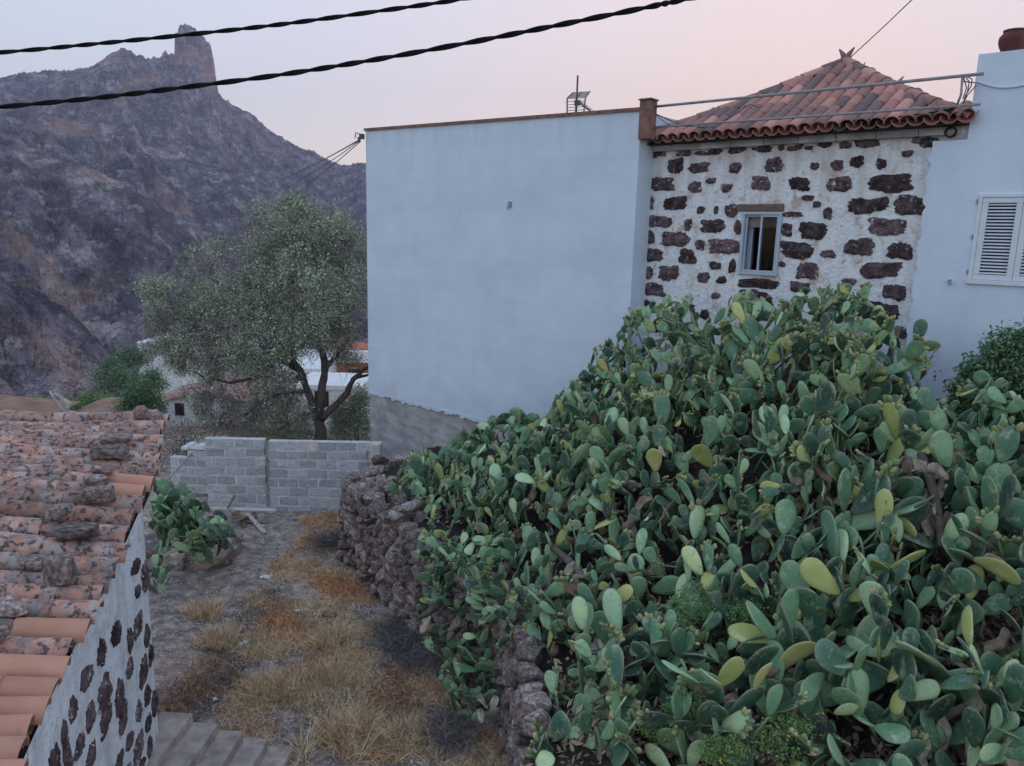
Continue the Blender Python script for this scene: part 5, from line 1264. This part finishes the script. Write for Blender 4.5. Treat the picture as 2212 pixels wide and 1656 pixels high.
for x, y, h, lab in [(860,1380,.45,'grey dead brush against the dry stone wall'), (915,1430,.5,'larger grey dead brush lower along the dry stone wall'), (715,1180,.4,'grey brush at the far end of the dry stone wall'), (960,1600,.4,'dark dead brush under the hanging cactus near the bottom')]:
    p = at_z(x, y, 0); P = np.array([[p.x+ry.gauss(0,h*.5), p.y+ry.gauss(0,h*.5), abs(ry.gauss(0,h*.35))] for _ in range(60)])
    V, Ft = tufts(P, 26, h*.5, .08, NR, .004, 1.4); o = np_obj('dead_brush', V-np.array([p.x, p.y, 0]), Ft, M['ash']); put(o, None, Matrix.Translation((p.x, p.y, 0))); tag(o, lab, 'brush', 'dead brush along the dry stone wall')
# gravel
P = yard_points(15000, lambda x, y, px, py: .9 if py < 1420 else .45, ry, 2); n = len(P); s = .009*NR.uniform(.5, 1, (n, 1, 1))*np.exp(NR.normal(0, .6, (n, 1, 1)))
tet = np.array([[1,0,-.4],[-.5,.87,-.4],[-.5,-.87,-.4],[0,0,.8]]); V = (P[:, None, :]+tet[None]*s*NR.uniform(.7,1.3,(n,4,1))).reshape(-1, 3)
Ft = ((np.arange(n)*4)[:, None, None]+np.array([[0,1,3],[1,2,3],[2,0,3]])[None]).reshape(-1, 3)
tag(np_obj('gravel', V, Ft, M['gravel']), 'pale gravel strewn over the yard earth', 'gravel', None, 'stuff')
# litter
br = MB().box(-.12,.12,-.06,.06,0,.06).build('loose_brick', M['brick'], None, bevel=.01); put(br, None, Matrix.Translation(at_z(711, 1332, .02)) @ Matrix.Rotation(-.25, 4, 'Z') @ Matrix.Rotation(.12, 4, 'X')); tag(br, 'single loose red brick lying in the middle of the yard', 'brick')
for i, (x, y, s, lab) in enumerate([(575,1244,.16,'white scrap of plastic in the upper part of the yard'), (526,1387,.12,'crumpled white and blue scrap left of the yard middle'), (464,1508,.06,'small round white scrap near the steps'), (643,1316,.07,'thin white scrap left of the loose brick'), (940,1812,.1,'')]):
    if not lab: continue
    bm = bmesh.new(); bmesh.ops.create_grid(bm, x_segments=6, y_segments=5, size=.5)
    for v in bm.verts: v.co.z = .28*mnoise.noise(v.co*4+Vector((i*5,0,0))); v.co.x *= 1+.4*mnoise.noise(v.co*3+Vector((0,i*7,0)))
    bmesh.ops.solidify(bm, geom=bm.faces[:], thickness=.02)
    me = bpy.data.meshes.new('scrap'); bm.to_mesh(me); bm.free(); me.materials.append(M['paper'])
    p = at_z(x, y, .05); o = inst('litter_scrap', me, None, Matrix.Translation((p.x, p.y, gz_at(p.x, p.y)+.04)) @ Matrix.Rotation(i*1.1, 4, 'Z') @ Matrix.Diagonal((s*1.3, s*.8, s, 1))); tag(o, lab, 'litter')
for i, (a, b_, lab) in enumerate([((810,1363),(878,1364),'thin pale stick lying below the loose brick'), ((917,1377),(924,1398),'short upright pale stick near the dry stone wall')]):
    o = MB().tube([at_z(*a, .03), at_z(*b_, .06)], .012, 6).build('stick', M['deadwood'], None); tag(o, lab, 'stick')
# pile of old boards by the block wall
bp = at_z(530, 1140, .0); pile = [((496,1100),(545,1122),.25,.02), ((500,1112),(556,1116),.12,.05), ((535,1110),(572,1152),.12,.03), ((505,1130),(548,1108),.2,.06), ((492,1098),(512,1062),.5,.3), ((520,1125),(580,1130),.05,.05), ((510,1105),(530,1140),.2,.02)]
labs = ['grey board lying lowest left in the heap by the block wall', 'long thin board across the heap by the block wall', 'pale plank slanting down to the right out of the heap', 'dark plank crossing over the heap by the block wall', 'stick leaning up out of the board heap', 'weathered strip at the right of the board heap', 'short plank in the middle of the board heap']
for (a, b_, z0, z1), lab in zip(pile, labs):
    A_ = at_z(*a, z0); B_ = at_z(*b_, z1); d = (B_-A_); L = d.length; q = d.to_track_quat('X', 'Z').to_matrix().to_4x4(); q.translation = A_
    wd = .05 if 'stick' not in lab else .02
    o = MB().box(0, L, -wd, wd, -.012, .012).build('old_board', M['deadwood'] if 'pale' in lab or 'grey' in lab else M['wood'], None); put(o, None, q); tag(o, lab, 'board', 'old boards heaped by the block wall')
# rubble and a dead stump on the terrace end
rs = random.Random(8); n_ = 0
LB = ['leftmost','foremost','reddish','pale','flat','dark','round','angular','small','low','broken','rough','grey','uppermost','narrow','wide']
for i in range(90):
    x, y = rs.uniform(770, 945), rs.uniform(1035, 1120); p = at_z(x, y, WT-.05)
    if wdist(p.x, p.y) < .15 or (p-FO).dot(FN) > PR-.1: continue
    inst('stone', rs.choice(STM), dsw, Matrix.Translation(p) @ Matrix.Rotation(rs.uniform(0,6), 4, 'Z') @ Matrix.Rotation(rs.uniform(-.5,.5), 4, 'X') @ Matrix.Scale(rs.uniform(.12,.34), 4))
P_s = [at_z(845, 1118, WT+.08), at_z(875, 1100, WT+.16), at_z(905, 1088, WT+.14), at_z(935, 1080, WT+.05)]
o = MB().tube(smooth_path(P_s, 10), [.09,.10,.10,.095,.1,.09,.085,.08,.08,.07,.06], 9).build('dead_stump', M['deadwood'], None, True); tag(o, 'grey dead cactus trunk lying on the rubble at the wall end', 'log')
for (x, y, rot, sc, lab) in [(1048,1648,-.9,.24,'leftmost withered pad in the heap at the wall foot'), (1072,1632,.5,.26,'withered pad lying second from left in the heap at the wall foot'), (1094,1626,-.2,.30,'upright pale withered pad in the middle of the heap at the wall foot'), (1112,1640,.8,.25,'withered pad right of the upright one at the wall foot'), (1084,1652,1.3,.22,'lowest withered pad of the heap cut by the bottom edge')]:
    p = at_z(x, y, .06)
    o = inst('fallen_pad', rs.choice(PADD), None, frame(p, Vector((1,0,0)), Vector((0,-.8,.6)).normalized(), Vector((0,.6,.8)).normalized()) @ Matrix.Rotation(rot, 4, 'Y') @ Matrix.Scale(sc, 4))
    tag(o, lab, 'pad', 'withered pads heaped at the wall foot')

# ------------------------------------------------------------------ haze in the valley
hz = MB().box(-3200, 3200, -400, 3000, -95, 520).build('haze', bpy.data.materials.new('haze'), None); hz['kind'] = 'stuff'; hz['label'] = 'faint bluish evening haze filling the valley air'; hz['category'] = 'haze'
hm = hz.data.materials[0]; hm.use_nodes = True; hn = hm.node_tree; hn.nodes.clear()
pv = hn.nodes.new('ShaderNodeVolumePrincipled'); ho = hn.nodes.new('ShaderNodeOutputMaterial'); hn.links.new(pv.outputs[0], ho.inputs['Volume'])
pv.inputs['Color'].default_value = (.70,.70,.98,1); pv.inputs['Density'].default_value = .00019; pv.inputs['Anisotropy'].default_value = .0
